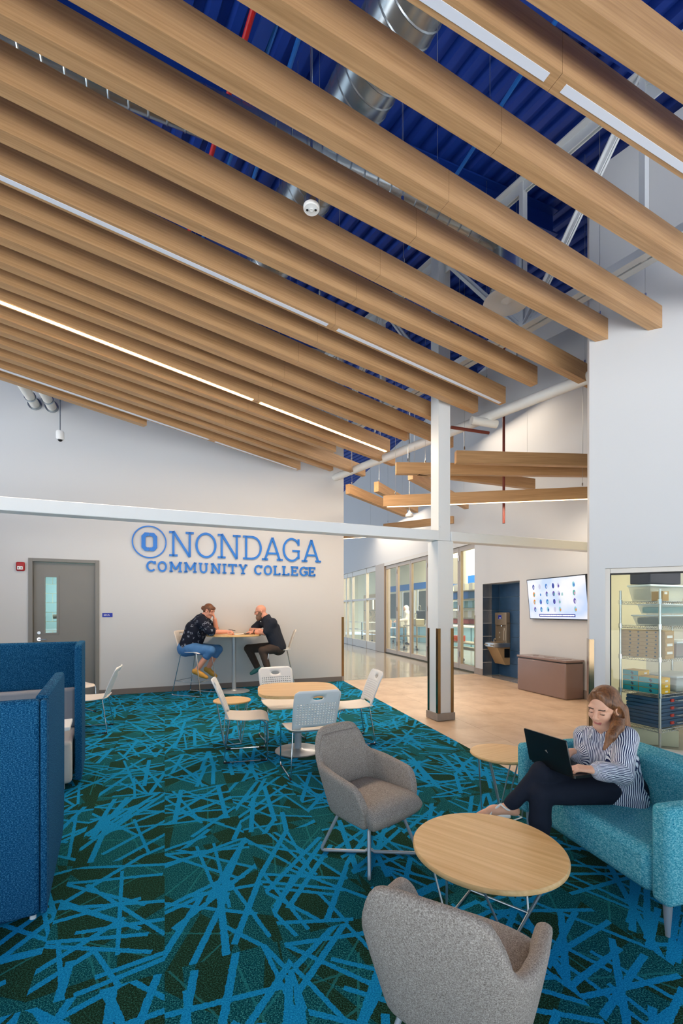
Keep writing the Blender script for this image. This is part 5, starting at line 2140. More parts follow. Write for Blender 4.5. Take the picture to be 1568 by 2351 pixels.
# clear bins with lids
for k, (x0, x1, y0, y1, z, h, lab, inner) in enumerate((
        (0.02, 0.62, 0.02, 0.30, 1.348, 0.115, 'clear bin of dark clothes on the fourth wire shelf', 'dark_cloth'),
        (0.05, 0.60, 0.04, 0.26, 1.472, 0.105, 'clear bin with teal packs on top of the clothes bin', 'box_teal'),
        (0.06, 0.70, 0.135, 0.37, 1.612, 0.18, 'clear lidded bin on the topmost wire shelf', 'bin_clear'),
        (0.32, 0.86, 0.02, 0.36, 1.005, 0.17, 'grey clear bin beside the flat brown cartons', 'maroon_cloth'),
        (0.34, 0.84, 0.03, 0.36, 0.63, 0.17, 'cloudy clear bin beside the teal boxes', 'bin_lid'))):
    o, w, d_, h = on_shelf('storage_bin', x0, x1, y0, y1, z, h, lab, 'storage bin', None)
    mb = MB()
    b0, b1 = .86, 1.0
    v_ = [(sx * w / 2 * f, sy * d_ / 2 * f, zz) for f, zz in ((b0, 0), (b1, h * .88)) for sx, sy in ((-1, -1), (1, -1), (1, 1), (-1, 1))]
    mb.add(v_, [(0, 3, 2, 1), (0, 1, 5, 4), (1, 2, 6, 5), (2, 3, 7, 6), (3, 0, 4, 7)])
    mb.build('tub', 'bin_plastic', o)
    MB().box((0, 0, h * .42), (w * .86, d_ * .84, h * .66)).build('contents', inner, o, True, bevel=.02)
    MB().box((0, 0, h * .93), (w + .02, d_ + .02, h * .12)).build('lid', 'bin_lid', o, True, bevel=.006)
o, w, d_, h = on_shelf('small_carton', 0.05, 0.15, 0.0, 0.115, 1.61, .1, 'small cardboard box on the topmost wire shelf by the post', 'carton', None)
MB().box((0, 0, h / 2), (w, d_, h)).build('carton', 'cardboard', o, False, bevel=.002)
MB().box((0, -d_ / 2 - .0005, h * .8), (.05, .001, .025)).build('label', 'paper', o)
o, w, d_, h = on_shelf('black_crate', 0.07, 0.62, 0.14, 0.36, 1.80, .16, 'dark grey crate stacked above the topmost clear bin', 'crate', None)
MB().box((0, 0, h / 2), (w, d_, h)).build('tub', 'dark_cloth', o, True, bevel=.01)
MB().box((0, 0, h - .012), (w + .02, d_ + .02, .02)).build('rim', 'lab_dark', o, True, bevel=.005)
# ================================================================== people: smooth implicit surfaces meshed with surface nets
def npv(v):
    return np.array((v[0], v[1], v[2]), dtype=np.float32)


def cap(a, b, ra, rb=None, lab=0, k=None, op='add', lim=0.001):
    return dict(t='cap', a=npv(a), b=npv(b), ra=ra, rb=ra if rb is None else rb, lab=lab, k=k, op=op, lim=lim)


def ell(c, r, fr=None, lab=0, k=None, op='add', lim=0.001):
    """ellipsoid; fr = (right, forward, up) frame"""
    R = np.eye(3, dtype=np.float32) if fr is None else np.array([npv(f) for f in fr], dtype=np.float32)
    return dict(t='ell', c=npv(c), r=np.array(r, dtype=np.float32), R=R, lab=lab, k=k, op=op, lim=lim)


def sdf_mesh(prims, res, k=0.02):
    lo = np.array([1e9] * 3)
    hi = -lo
    for p in prims:
        if p['op'] != 'add':
            continue
        if p['t'] == 'cap':
            r = max(p['ra'], p['rb'])
            l, h_ = np.minimum(p['a'], p['b']) - r, np.maximum(p['a'], p['b']) + r
        else:
            e = np.abs(p['R'].T) @ p['r']
            l, h_ = p['c'] - e, p['c'] + e
        p['bb'] = (l, h_)
        lo, hi = np.minimum(lo, l), np.maximum(hi, h_)
    lo = lo - 3 * res
    hi = hi + 3 * res
    n = np.ceil((hi - lo) / res).astype(int) + 1
    ax = [(lo[i] + res * np.arange(n[i])).astype(np.float32) for i in range(3)]
    V = np.full(n, 1.0, dtype=np.float32)
    LB = np.zeros(n, dtype=np.int16)
    BD = np.full(n, 9.0, dtype=np.float32)
    for p in prims:
        kk = k if p['k'] is None else p['k']
        if p['t'] == 'cap':
            r = max(p['ra'], p['rb'])
            l, h_ = np.minimum(p['a'], p['b']) - r, np.maximum(p['a'], p['b']) + r
        else:
            e = np.abs(p['R'].T) @ p['r']
            l, h_ = p['c'] - e, p['c'] + e
        m = kk * 1.2 + 3 * res
        i0 = np.maximum(0, np.floor((l - m - lo) / res).astype(int))
        i1 = np.minimum(n, np.ceil((h_ + m - lo) / res).astype(int) + 1)
        if np.any(i1 <= i0):
            continue
        sl = tuple(slice(a, b) for a, b in zip(i0, i1))
        Xg = np.stack(np.meshgrid(ax[0][sl[0]], ax[1][sl[1]], ax[2][sl[2]], indexing='ij'), -1)
        if p['t'] == 'cap':
            ab = p['b'] - p['a']
            L2 = max(1e-9, float(ab @ ab))
            tt = np.clip(((Xg - p['a']) @ ab) / L2, 0, 1)
            d = np.linalg.norm(Xg - p['a'] - tt[..., None] * ab, axis=-1) - (p['ra'] + (p['rb'] - p['ra']) * tt)
        else:
            q = (Xg - p['c']) @ p['R'].T
            k0 = np.linalg.norm(q / p['r'], axis=-1)
            k1 = np.linalg.norm(q / (p['r'] ** 2), axis=-1)
            d = k0 * (k0 - 1) / np.maximum(k1, 1e-6)
        cur = V[sl]
        if p['op'] == 'sub':
            d = -d
            h2 = np.clip(0.5 - 0.5 * (cur - d) / kk, 0, 1)
            V[sl] = cur * (1 - h2) + d * h2 + kk * h2 * (1 - h2)
            continue
        h2 = np.clip(0.5 + 0.5 * (cur - d) / kk, 0, 1)
        V[sl] = cur * (1 - h2) + d * h2 - kk * h2 * (1 - h2)
        better = d < BD[sl]
        if p['lab']:
            better &= d < p.get('lim', 0.0010)
        BD[sl] = np.where(better, d, BD[sl])
        LB[sl] = np.where(better, p['lab'], LB[sl])
    S = V < 0
    c8 = np.zeros(tuple(n - 1), dtype=np.int8)
    for dx in (0, 1):
        for dy in (0, 1):
            for dz in (0, 1):
                c8 += S[dx:n[0] - 1 + dx, dy:n[1] - 1 + dy, dz:n[2] - 1 + dz]
    act = (c8 > 0) & (c8 < 8)
    ids = np.argwhere(act)
    vid = np.full(tuple(n - 1), -1, dtype=np.int64)
    vid[act] = np.arange(len(ids))
    acc = np.zeros((len(ids), 3))
    cnt = np.zeros(len(ids))
    offs = [(a, b, c) for a in (0, 1) for b in (0, 1) for c in (0, 1)]
    for o in offs:
        for d in range(3):
            if o[d]:
                continue
            o2 = list(o)
            o2[d] = 1
            va = V[ids[:, 0] + o[0], ids[:, 1] + o[1], ids[:, 2] + o[2]]
            vb = V[ids[:, 0] + o2[0], ids[:, 1] + o2[1], ids[:, 2] + o2[2]]
            cr = (va < 0) != (vb < 0)
            t = np.where(cr, va / np.where(cr, va - vb, 1), 0)
            pos = np.array(o, dtype=float)[None, :].repeat(len(ids), 0)
            pos[:, d] += t
            acc += np.where(cr[:, None], pos, 0)
            cnt += cr
    verts = lo + (ids + acc / np.maximum(cnt, 1)[:, None]) * res
    labs = LB[ids[:, 0], ids[:, 1], ids[:, 2]]
    faces = []
    for d in range(3):
        e1, e2 = [(1, 2), (2, 0), (0, 1)][d]
        a = [slice(None)] * 3
        b = [slice(None)] * 3
        a[d], b[d] = slice(0, n[d] - 1), slice(1, n[d])
        chg = S[tuple(a)] != S[tuple(b)]
        e = np.argwhere(chg)
        e = e[(e[:, e1] > 0) & (e[:, e2] > 0) & (e[:, e1] < n[e1] - 1) & (e[:, e2] < n[e2] - 1)]
        ins = S[e[:, 0], e[:, 1], e[:, 2]]
        q = []
        for s1, s2 in ((-1, -1), (0, -1), (0, 0), (-1, 0)):
            c = e.copy()
            c[:, e1] += s1
            c[:, e2] += s2
            q.append(vid[c[:, 0], c[:, 1], c[:, 2]])
        q = np.stack(q, 1)
        q[~ins] = q[~ins][:, ::-1]
        faces.append(q)
    faces = np.concatenate(faces)
    faces = faces[(faces >= 0).all(1)]
    return verts, faces, labs


def sdf_obj(name, parts, mats, parent=None, smooth_it=1, stripe=None):
    """parts: list of (prims, res, k); joined into one mesh"""
    Vs, Fs, Ls, off = [], [], [], 0
    for prims, res, k in parts:
        v, f, l = sdf_mesh(prims, res, k)
        # light relaxation of the net
        for _ in range(smooth_it):
            s = np.zeros_like(v)
            c = np.zeros(len(v))
            for a, b in ((0, 1), (1, 2), (2, 3), (3, 0)):
                np.add.at(s, f[:, a], v[f[:, b]])
                np.add.at(c, f[:, a], 1)
                np.add.at(s, f[:, b], v[f[:, a]])
                np.add.at(c, f[:, b], 1)
            v = np.where(c[:, None] > 0, 0.5 * v + 0.5 * s / np.maximum(c, 1)[:, None], v)
        # features (lips, brows, beard) are marked on the final vertices
        l = np.where(l > 0, 0, l) if any(q['lab'] for q in prims) else l
        for q in prims:
            if not q['lab'] or q['op'] != 'add':
                continue
            vv = v.astype(np.float32)
            if q['t'] == 'cap':
                ab = q['b'] - q['a']
                tt = np.clip(((vv - q['a']) @ ab) / max(1e-9, float(ab @ ab)), 0, 1)
                dd = np.linalg.norm(vv - q['a'] - tt[:, None] * ab, axis=1) - (q['ra'] + (q['rb'] - q['ra']) * tt)
            else:
                w_ = (vv - q['c']) @ q['R'].T
                k0 = np.linalg.norm(w_ / q['r'], axis=1)
                dd = k0 * (k0 - 1) / np.maximum(np.linalg.norm(w_ / (q['r'] ** 2), axis=1), 1e-6)
            l = np.where(dd < max(q['lim'], 0.0016), q['lab'], l)
        Vs.append(v)
        Fs.append(f + off)
        Ls.append(l)
        off += len(v)
    V, F, L = np.concatenate(Vs), np.concatenate(Fs), np.concatenate(Ls)
    me = bpy.data.meshes.new(name)
    org = V.mean(0) if parent is None else None
    me.vertices.add(len(V))
    me.vertices.foreach_set('co', V.astype(np.float32).ravel())
    me.loops.add(len(F) * 4)
    me.loops.foreach_set('vertex_index', F.astype(np.int32).ravel())
    me.polygons.add(len(F))
    me.polygons.foreach_set('loop_start', np.arange(0, len(F) * 4, 4, dtype=np.int32))
    me.polygons.foreach_set('loop_total', np.full(len(F), 4, dtype=np.int32))
    for m in mats:
        me.materials.append(M[m])
    me.polygons.foreach_set('material_index', np.clip(L[F[:, 0]], 0, len(mats) - 1).astype(np.int32))
    me.polygons.foreach_set('use_smooth', [True] * len(F))
    if stripe is not None:
        at_ = me.attributes.new('stripe', 'FLOAT', 'POINT')
        at_.data.foreach_set('value', stripe(V).astype(np.float32))
    me.update()
    me.validate()
    o = bpy.data.objects.new(name, me)
    COL.objects.link(o)
    if parent is not None:
        o.parent = parent
    return o


def frame(fwd, up=(0, 0, 1), tilt=0.0):
    f = Vector(fwd).normalized()
    r = f.cross(Vector(up)).normalized()
    u = r.cross(f).normalized()
    return r, f, u


def head_prims(c, fwd, s=1.0, up=(0, 0, 1), beard=False, closed=True):
    """labels: 0 skin, 1 lips, 2 brow/lash, 3 eye white, 4 beard"""
    r, f, u = frame(fwd, up)
    c = Vector(c)
    W = lambda x, y, z: c + (r * x + f * y + u * z) * s
    fr = (r, f, u)
    E_ = lambda x, y, z, a, b, d, **kw: ell(W(x, y, z), (a * s, b * s, d * s), fr, **kw)
    out = [E_(0, -.014, .038, .073, .092, .084), E_(0, .016, -.030, .055, .072, .082),
           cap(W(-.020, .048, -.090), W(.020, .048, -.090), .024 * s), cap(W(0, .058, -.096), W(0, .058, -.094), .022 * s),
           cap(W(-.036, .066, .034), W(.036, .066, .034), .015 * s, k=.012),
           E_(-.033, .056, -.018, .024, .026, .026, k=.015), E_(.033, .056, -.018, .024, .026, .026, k=.015)]
    for sx in (-1, 1):
        out.append(E_(sx * .031, .098, .013, .017, .016, .011, op='sub', k=.010))
    for sx in (-1, 1):
        out.append(E_(sx * .031, .0735, .012, .0135, .0125, .0115, lab=0, k=.003))
        out.append(cap(W(sx * .020, .0865, .0075), W(sx * .042, .0815, .0065), .0020 * s, lab=2, k=.002))
        out.append(cap(W(sx * .016, .0845, .032), W(sx * .046, .0765, .034), .0030 * s, .0022 * s, lab=2, k=.003))
        out.append(E_(sx * .0745, -.006, .002, .010, .021, .031, k=.008))
        out.append(E_(sx * .079, -.002, .004, .006, .012, .018, op='sub', k=.006))
    out += [cap(W(0, .080, .022), W(0, .101, -.014), .0085 * s, .0125 * s, k=.008),
            cap(W(-.010, .094, -.020), W(.010, .094, -.020), .0085 * s, k=.006),
            cap(W(-.017, .0790, -.0495), W(.017, .0790, -.0495), .0050 * s, lab=1, k=.003),
            cap(W(-.013, .0785, -.0570), W(.013, .0785, -.0570), .0055 * s, lab=1, k=.003),
            cap(W(-.024, .0815, -.0535), W(.024, .0815, -.0535), .0022 * s, lab=0, op='sub', k=.003)]
    if beard:
        out += [E_(0, .052, -.088, .056, .050, .052, lab=4, k=.01, lim=.02), cap(W(-.055, .012, -.03), W(-.04, .05, -.08), .02 * s, lab=4, k=.01, lim=.02),
                cap(W(.055, .012, -.03), W(.04, .05, -.08), .02 * s, lab=4, k=.01, lim=.02), cap(W(-.03, .08, -.036), W(.03, .08, -.036), .009 * s, lab=4, k=.004, lim=.004),
                cap(W(0, .07, -.10), W(0, .078, -.135), .03 * s, .018 * s, lab=4, k=.01, lim=.02)]
    return out


def hand_prims(wrist, d, nrm, side, s=1.0, curl=(.35, .4, .45, .5), lab=0, thumb=0.5):
    """wrist point, pointing direction d, back-of-hand normal nrm, side = +1 when the thumb lies along d x nrm"""
    d = Vector(d).normalized()
    n = Vector(nrm)
    n = (n - d * n.dot(d)).normalized()
    t = d.cross(n).normalized() * side           # towards the thumb
    w = Vector(wrist)
    P = lambda a, b, c: w + (d * a + t * b + n * c) * s
    out = [cap(P(-.03, 0, 0), P(.012, 0, 0), .024 * s, .024 * s, lab=lab)]
    bs = (.026, .009, -.009, -.025)
    ls = (.074, .082, .076, .060)
    ms = (.086, .090, .086, .078)
    for b, l, m, c in zip(bs, ls, ms, curl):
        out.append(cap(P(.012, b * .6, 0), P(m, b, .002), .0145 * s, .0105 * s, lab=lab, k=.010))
        p = P(m, b, .002)
        a = 0.15 + c * .5
        r = .0092
        for q, fr_ in enumerate((.46, .30, .24)):
            dd = (d * math.cos(a) - n * math.sin(a))
            p2 = p + dd * l * fr_ * s
            out.append(cap(p, p2, r * s, (r - .0009) * s, lab=lab, k=.003))
            p = p2
            a += c * (1.1 if q == 0 else .8)
            r -= .0009
    p0 = P(.018, .018, -.006)
    p1 = P(.05, .042, -.014 - .01 * thumb)
    p2 = P(.082, .050 - .014 * thumb, -.022 - .012 * thumb)
    p3 = P(.106, .047 - .022 * thumb, -.026 - .014 * thumb)
    out += [cap(p0, p1, .015 * s, .012 * s, lab=lab, k=.008), cap(p1, p2, .0115 * s, .0100 * s, lab=lab, k=.004), cap(p2, p3, .0098 * s, .0085 * s, lab=lab, k=.003)]
    return out


plain('skin_fair', (226, 172, 142), 0.5, var=0.05, scale=25)
plain('skin_pink', (222, 156, 130), 0.5, var=0.05, scale=25)
for nm in ('skin_fair', 'skin_pink'):
    b_ = M[nm].node_tree.nodes['Principled BSDF']
    b_.inputs['Subsurface Weight'].default_value = 0.08
    b_.inputs['Subsurface Radius'].default_value = (0.02, 0.008, 0.004)
plain('lips', (192, 108, 100), 0.4)
plain('brow_brown', (70, 46, 34), 0.7)
plain('beard_brown', (128, 100, 82), 0.9, var=0.3, scale=90)


def hair_mat(name, dark, light):
    t = NT(name)
    v = t.coord('Object', (1, 1, 0.12))
    n1 = t.noise(v, 110, 3.0, 0.7)
    n2 = t.noise(v, 16, 2.0)
    f = t.math('MULTIPLY_ADD', n1, 0.6, t.math('MULTIPLY', n2, 0.4))
    t.base(t.ramp(f, [(0.32, lin(dark)), (0.68, lin(light))]))
    t.set(rough=0.42, spec=0.5)
    t.bump(n1, 0.4, 0.004)
    M[name] = t.m


hair_mat('hair_brown', (58, 34, 20), (158, 104, 62))
hair_mat('hair_auburn', (60, 32, 18), (140, 84, 48))


def striped_mat():
    t = NT('shirt_stripes')
    a = t.node('ShaderNodeAttribute', attribute_name='stripe')
    v = t.coord()
    w = t.math('MULTIPLY', t.math('SUBTRACT', t.noise(v, 9, 2.0), 0.5), 0.030)
    s = t.math('SINE', t.math('MULTIPLY', t.math('ADD', a.outputs['Fac'], w), 2 * math.pi / 0.0092))
    f = t.math('GREATER_THAN', s, 0.05)
    t.base(t.mix(f, lin((236, 238, 244)), lin((38, 48, 88))))
    t.set(rough=0.8, spec=0.2)
    t.bump(t.noise(v, 26, 3.0), 0.5, 0.02)
    M['shirt_stripes'] = t.m


striped_mat()


def printed_mat():
    t = NT('shirt_print')
    v = t.coord('Object', (1, 1, 1))
    vo = t.node('ShaderNodeTexVoronoi', {'Vector': v, 'Scale': 13.0}, feature='F1', distance='CHEBYCHEV')
    d = vo.outputs['Distance']
    f = t.math('MULTIPLY', t.math('GREATER_THAN', d, 0.14), t.math('LESS_THAN', d, 0.26))
    n = t.noise(v, 60, 2.0)
    f = t.math('MULTIPLY', f, t.math('GREATER_THAN', n, 0.46))
    t.base(t.mix(t.math('MULTIPLY', f, 0.75), lin((26, 30, 44)), lin((150, 156, 172))))
    t.set(rough=0.85, spec=0.2)
    t.bump(t.noise(v, 20, 3.0), 0.4, 0.02)
    M['shirt_print'] = t.m


printed_mat()


def cloth(name, col, var=0.15, scale=14, fold=0.4):
    t = NT(name)
    v = t.coord()
    n = t.noise(v, scale, 4.0)
    c = lin(col)
    t.base(t.mix(n, tuple(x * (1 - var) for x in c[:3]) + (1,), tuple(min(1, x * (1 + var)) for x in c[:3]) + (1,)))
    t.set(rough=0.85, spec=0.2)
    t.bump(n, fold, 0.02)
    M[name] = t.m


cloth('trousers_navy', (30, 36, 50), fold=0.25)
cloth('shirt_black', (40, 44, 54))
cloth('jeans_blue', (78, 124, 176), 0.25, 10)
cloth('trousers_brown', (74, 62, 56))
cloth('coverall_white', (232, 224, 206), 0.06)
plain('shoe_mustard', (202, 148, 58), 0.6)
plain('shoe_teal', (66, 128, 128), 0.6)
plain('shoe_sole', (222, 196, 150), 0.6)
plain('sandal_white', (238, 234, 228), 0.5)
plain('watch_silver', (200, 202, 208), 0.2, 0.9)
SKIN = ['skin_fair', 'lips', 'brow_brown', 'paper', 'beard_brown']


def mid(a, b, t=.5):
    return Vector(a).lerp(Vector(b), t)


def rebase(root, org):
    """put the origin of a person mesh (and of its parts) at org"""
    org = Vector(org)
    for o in [root] + list(root.children):
        if o.type == 'MESH':
            o.data.transform(Matrix.Translation(-org))
    root.location = org


# ------------------------------------------------------------------ woman on the sofa
pel = at(1410, 1803, 2.74)
chest = at(1392, 1738, 2.70)
neck = at(1390, 1695, 2.70)
headc = at(1386, 1627, 2.655)
shR, shL = at(1342, 1690, 2.80), at(1437, 1694, 2.59)
elL, wrL = at(1428, 1778, 2.47), at(1366, 1768, 2.42)
elR, wrR = at(1340, 1752, 2.84), Vector((1.372, 2.70, 0.655))
hpR, hpL = at(1398, 1800, 2.82), at(1412, 1812, 2.66)
knR, anR = at(1245, 1775, 2.63), at(1170, 1849, 2.665)
knL, anL = at(1241, 1819, 2.60), at(1238, 1968, 2.57)
bodyf = Vector((-0.85, -0.53, 0)).normalized()
bodyr = Vector((shR - shL)); bodyr.z = 0; bodyr.normalize()
facef = Vector((-0.80, -0.52, -0.30))
hp = head_prims(headc, facef, 1.02, up=(0.12, 0.0, 1))
hp.append(cap(headc - bodyf * .03 - Vector((0, 0, .065)), neck - Vector((0, 0, .03)), .043, .052, k=.022))
skin = [(hp, 0.0024, 0.018)]
lapf = (wrR - wrL)
handL_d = (at(1322, 1763, 2.46) - wrL)
skin.append((hand_prims(wrL, handL_d, (0.1, -0.25, 1), 1, 0.92, (.45, .5, .5, .55)), 0.0026, 0.006))
skin.append((hand_prims(wrR, (-1, -.2, -.16), (0, -.1, 1), -1, 0.85, (.4, .45, .5, .5)), 0.0032, 0.006))
# feet with sandals
toeR = at(1099, 1871, 2.685)
fd_ = (toeR - anR)
foot = [cap(mid(knR, anR, .9), anR, .036, .034), cap(anR + Vector((.012, 0, -.02)), mid(anR, toeR, .55), .034, .026), cap(mid(anR, toeR, .5), mid(anR, toeR, .86), .028, .021),
        cap(mid(anR, toeR, .8) + Vector((0, .016, 0)), toeR + Vector((0, .016, .0)), .014, .010, k=.008), cap(mid(anR, toeR, .8) + Vector((0, -.016, 0)), toeR + Vector((.012, -.016, -.002)), .012, .009, k=.008),
        cap(anR + Vector((.02, 0, -.025)), anR + Vector((.035, .0, -.035)), .028, .026)]
skin.append((foot, 0.005, 0.02))
footL = [cap(mid(knL, anL, .92), anL, .036, .034), cap(anL, anL + Vector((-.16, -.03, -.035)), .034, .022), cap(anL + Vector((.02, 0, -.02)), anL + Vector((.03, 0, -.03)), .03, .03)]
skin.append((footL, 0.006, 0.02))
inner = [cap(pel, chest, .085, .08), cap(chest, neck, .08, .05), cap(shR, shL, .04), cap(shL, elL, .036, .034), cap(elL, wrL, .032, .022), cap(shR, elR, .036, .034), cap(elR, wrR, .032, .022),
         cap(hpR, knR, .06, .045), cap(knR, anR, .042, .030), cap(hpL, knL, .06, .045), cap(knL, anL, .042, .030), cap(hpR, hpL, .06), cap(neck, headc, .04)]
skin.append((inner, 0.008, 0.02))
w1 = sdf_obj('person', skin, SKIN)
tag(w1, 'person in a striped shirt with long brown hair using a laptop on the sofa', 'person')
# shirt
br, bf = bodyr, bodyf
shirt = []
for s in (-.055, .055):
    shirt.append(cap(pel + br * s + Vector((0, 0, -.02)), chest + br * s * 1.1, .118, .108))
    shirt.append(cap(chest + br * s * 1.1, mid(chest, neck, .75) + br * s * .9, .105, .072))
shirt += [cap(chest + bf * .045 + br * .055, chest + bf * .048 + br * .05 + Vector((0, 0, .01)), .075, .075), cap(chest + bf * .045 - br * .055, chest + bf * .048 - br * .05 + Vector((0, 0, .01)), .075, .075),
          cap(shR, shL, .054, .058, k=.04), cap(mid(shR, shL) + Vector((0, 0, .02)), neck + Vector((0, 0, .012)), .07, .056),
          cap(shL, elL, .062, .056, k=.03), cap(elL, mid(elL, wrL, .82), .054, .046, k=.02), cap(mid(elL, wrL, .55), mid(elL, wrL, .80), .052, .050, k=.015), cap(mid(elL, wrL, .84), mid(elL, wrL, .95), .034, .033, k=.01),
          cap(shR, elR, .060, .052, k=.03), cap(elR, mid(elR, wrR, .85), .05, .036, k=.02),
          cap(pel + Vector((0, -.07, -.04)) - br * .06, pel + Vector((-.12, -.09, .0)), .085, .07, k=.04)]
# open collar: a V at the front
shirt.append(cap(neck + bf * .075 + Vector((0, 0, .06)), neck + bf * .118 + Vector((0, 0, -.055)), .026, .010, op='sub', k=.008))
shirt.append(ell(neck + Vector((0, 0, .095)) + bf * .02, (.062, .062, .062), op='sub', k=.008))


def seg_t(V, a, b):
    a, b = npv(a), npv(b)
    ab = b - a
    t = np.clip(((V - a) @ ab) / (ab @ ab), 0, 1)
    return np.linalg.norm(V - a - t[:, None] * ab, axis=1), t


def stripe_fn(V):
    V = V.astype(np.float32)
    # torso stripes run up the body: coordinate across the body
    base = V @ npv(br) + 0.35 * (V @ npv(bf))
    out = base.copy()
    dmin = np.full(len(V), 9.0)
    dt, _ = seg_t(V, pel, neck)
    dt = dt - .11
    for a, b in ((shL, elL), (elL, wrL), (shR, elR), (elR, wrR)):
        d, t = seg_t(V, a, b)
        d = d - .055
        m = (d < dt) & (d < dmin)
        dmin = np.where(d < dmin, d, dmin)
        ax_ = (npv(b) - npv(a))
        ax_ /= np.linalg.norm(ax_)
        u_ = np.cross(ax_, np.array((0, 0, 1), dtype=np.float32))
        u_ /= np.linalg.norm(u_)
        w_ = np.cross(u_, ax_)
        rel = V - npv(a)
        ang = np.arctan2(rel @ w_, rel @ u_)
        out = np.where(m, ang * .052, out)
    return out


sdf_obj('shirt', [(shirt, 0.0055, 0.03)], ['shirt_stripes'], w1, 1, stripe_fn)
# collar leaves
for s in (-1, 1):
    mb = MB()
    a = neck + bf * .055 + br * s * .045 + Vector((0, 0, .055))
    b = neck + bf * .02 + br * s * .062 + Vector((0, 0, .06))
    c = neck + bf * .118 + br * s * .030 + Vector((0, 0, -.02))
    d = neck + bf * .085 + br * s * .075 + Vector((0, 0, -.005))
    mb.add([a, b, d, c], [(0, 1, 2, 3)])
    col_o = mb.build('collar', 'shirt_stripes', w1, True, solid=.006, subsurf=2)
    at_ = col_o.data.attributes.new('stripe', 'FLOAT', 'POINT')
    at_.data.foreach_set('value', [0.0, 0.03, 0.03, 0.0])
# trousers
tr = [cap(pel + br * .07, pel - br * .07, .115, .115), cap(hpR, knR, .094, .066), cap(knR, mid(knR, anR, .85), .062, .040), cap(mid(knR, anR, .85), mid(knR, anR, .97), .040, .041),
      cap(hpL, knL, .094, .068), cap(knL, mid(knL, anL, .45), .064, .058), cap(mid(knL, anL, .45), mid(knL, anL, .9), .058, .042),
      cap(mid(hpR, knR, .3) + Vector((0, 0, -.02)), mid(hpL, knL, .3), .07, .07)]
sdf_obj('trousers', [(tr, 0.006, 0.018)], ['trousers_navy'], w1)
# sandal
mb = MB()
d_ = (toeR - anR).normalized()
sidev = Vector((-d_.y, d_.x, 0)).normalized()
bot = Vector((0, 0, -.034))
mb.tube([anR + Vector((.0, 0, -.052)), mid(anR, toeR, .35) + bot * 1.2, mid(anR, toeR, .75) + bot * .9, toeR + bot * .55], [.022, .026, .026, .012], 10)
mb.build('sandal_sole', 'sandal_white', w1, True)
mb = MB()
mb.tube(fillet([anR + Vector((.03, -.02, -.03)), mid(anR, toeR, .16) + Vector((0, -.037, .0)), mid(anR, toeR, .33) + Vector((0, -.014, .032)), mid(anR, toeR, .16) + Vector((0, .036, .0))], .015), .0055, 8)
mb.tube([mid(anR, toeR, .33) + Vector((0, -.014, .03)), mid(anR, toeR, .62) + Vector((0, -.024, .008)), mid(anR, toeR, .72) + Vector((0, -.030, -.02))], .006, 8)
mb.build('sandal_strap', 'sandal_white', w1, True)
# hair: cap over the skull, parted, long fall over her left shoulder
r_, f_, u_ = frame(facef, (0.12, 0, 1))
HW = lambda x, y, z: headc + (r_ * x + f_ * y + u_ * z) * 1.02
fr_ = (r_, f_, u_)
hair = [ell(HW(0, -.022, .048), (.081, .098, .086), fr_), ell(HW(0, -.055, -.01), (.076, .062, .085), fr_),
        cap(HW(.030, .040, .104), HW(.070, .004, .040), .016, .018, k=.012), cap(HW(-.008, .046, .108), HW(-.070, .008, .040), .018, .018, k=.012)]
lf = -1   # her left side
h1, h2, h3, h4 = at(1421, 1640, 2.60), at(1417, 1668, 2.545), at(1403, 1690, 2.515), at(1387, 1720, 2.505)
hair += [cap(HW(-.066, -.03, .03), h1, .030, .030), cap(h1, h2, .034, .034), cap(h2, h3, .033, .026), cap(h3, h4, .026, .008),
         cap(HW(-.05, -.08, -.03), HW(-.07, -.06, -.15), .045, .04), cap(HW(-.07, -.06, -.15), HW(-.075, -.01, -.22), .035, .028),
         cap(HW(.068, -.035, .02), HW(.066, -.05, -.08), .022, .016)]
# keep the face and her left ear clear
hair += [ell(HW(0, .100, -.002), (.064, .068, .104), fr_, op='sub', k=.010), ell(HW(-.094, .014, .0), (.024, .024, .036), fr_, op='sub', k=.008)]
sdf_obj('hair', [(hair, 0.004, 0.016)], ['hair_brown'], w1, 2)
mb = MB().ball(HW(-.084, .004, -.034), .006, 8)
mb.ball(HW(-.085, .006, -.046), .005, 8)
mb.build('earring', 'watch_silver', w1, True)
wd = (wrL - elL).normalized()
mb = MB().tube([wrL - wd * .018, wrL - wd * .002], .034, 18)
mb.tube([wrL + wd * .004, wrL + wd * .010], .031, 18)
mb.build('watch', 'watch_silver', w1, True)
rebase(w1, (pel.x, pel.y, 0.0))

# laptop
hA, hB = at(1219, 1745, 2.74), at(1318, 1785, 2.40)
zl = (hA.z + hB.z) / 2
hd = (hB - hA)
lw = hd.length
hd.normalize()
pb = Vector((-hd.y, hd.x, 0)).normalized()
if pb.x < 0:
    pb = -pb
lp = thing('laptop', (hA + hB) / 2, 0, 'open black laptop on the lap of the person on the sofa', 'laptop')
nu = pb.cross(hd).normalized()
if nu.z < 0:
    nu = -nu
mb = MB().plate([(a, b) for a, b in rrect(lw, 0.205, 0.012, 4)], pb * 0.1025 - nu * .008, hd, pb, 0.014 if hd.cross(pb).z > 0 else -0.014)
mb.build('base', 'black_plastic', lp, True)
up_l = (nu * 0.985 - pb * 0.17).normalized()
mb = MB().plate([(a, b + 0.097) for a, b in rrect(lw, 0.194, 0.010, 4)], nu * .006 - pb * .004, hd, up_l, 0.007)
lid = mb.build('lid', 'black_plastic', lp, True)
cz = hd.cross(up_l).normalized()
offn = cz * (-.0012 if cz.dot(pb) > 0 else .0085)
mb = MB().plate([(-.012, .098), (.012, .086), (.004, .104)], nu * .006 - pb * .004 + offn, hd, up_l, 0.0006)
mb.build('emblem', 'grey_paint', lid)
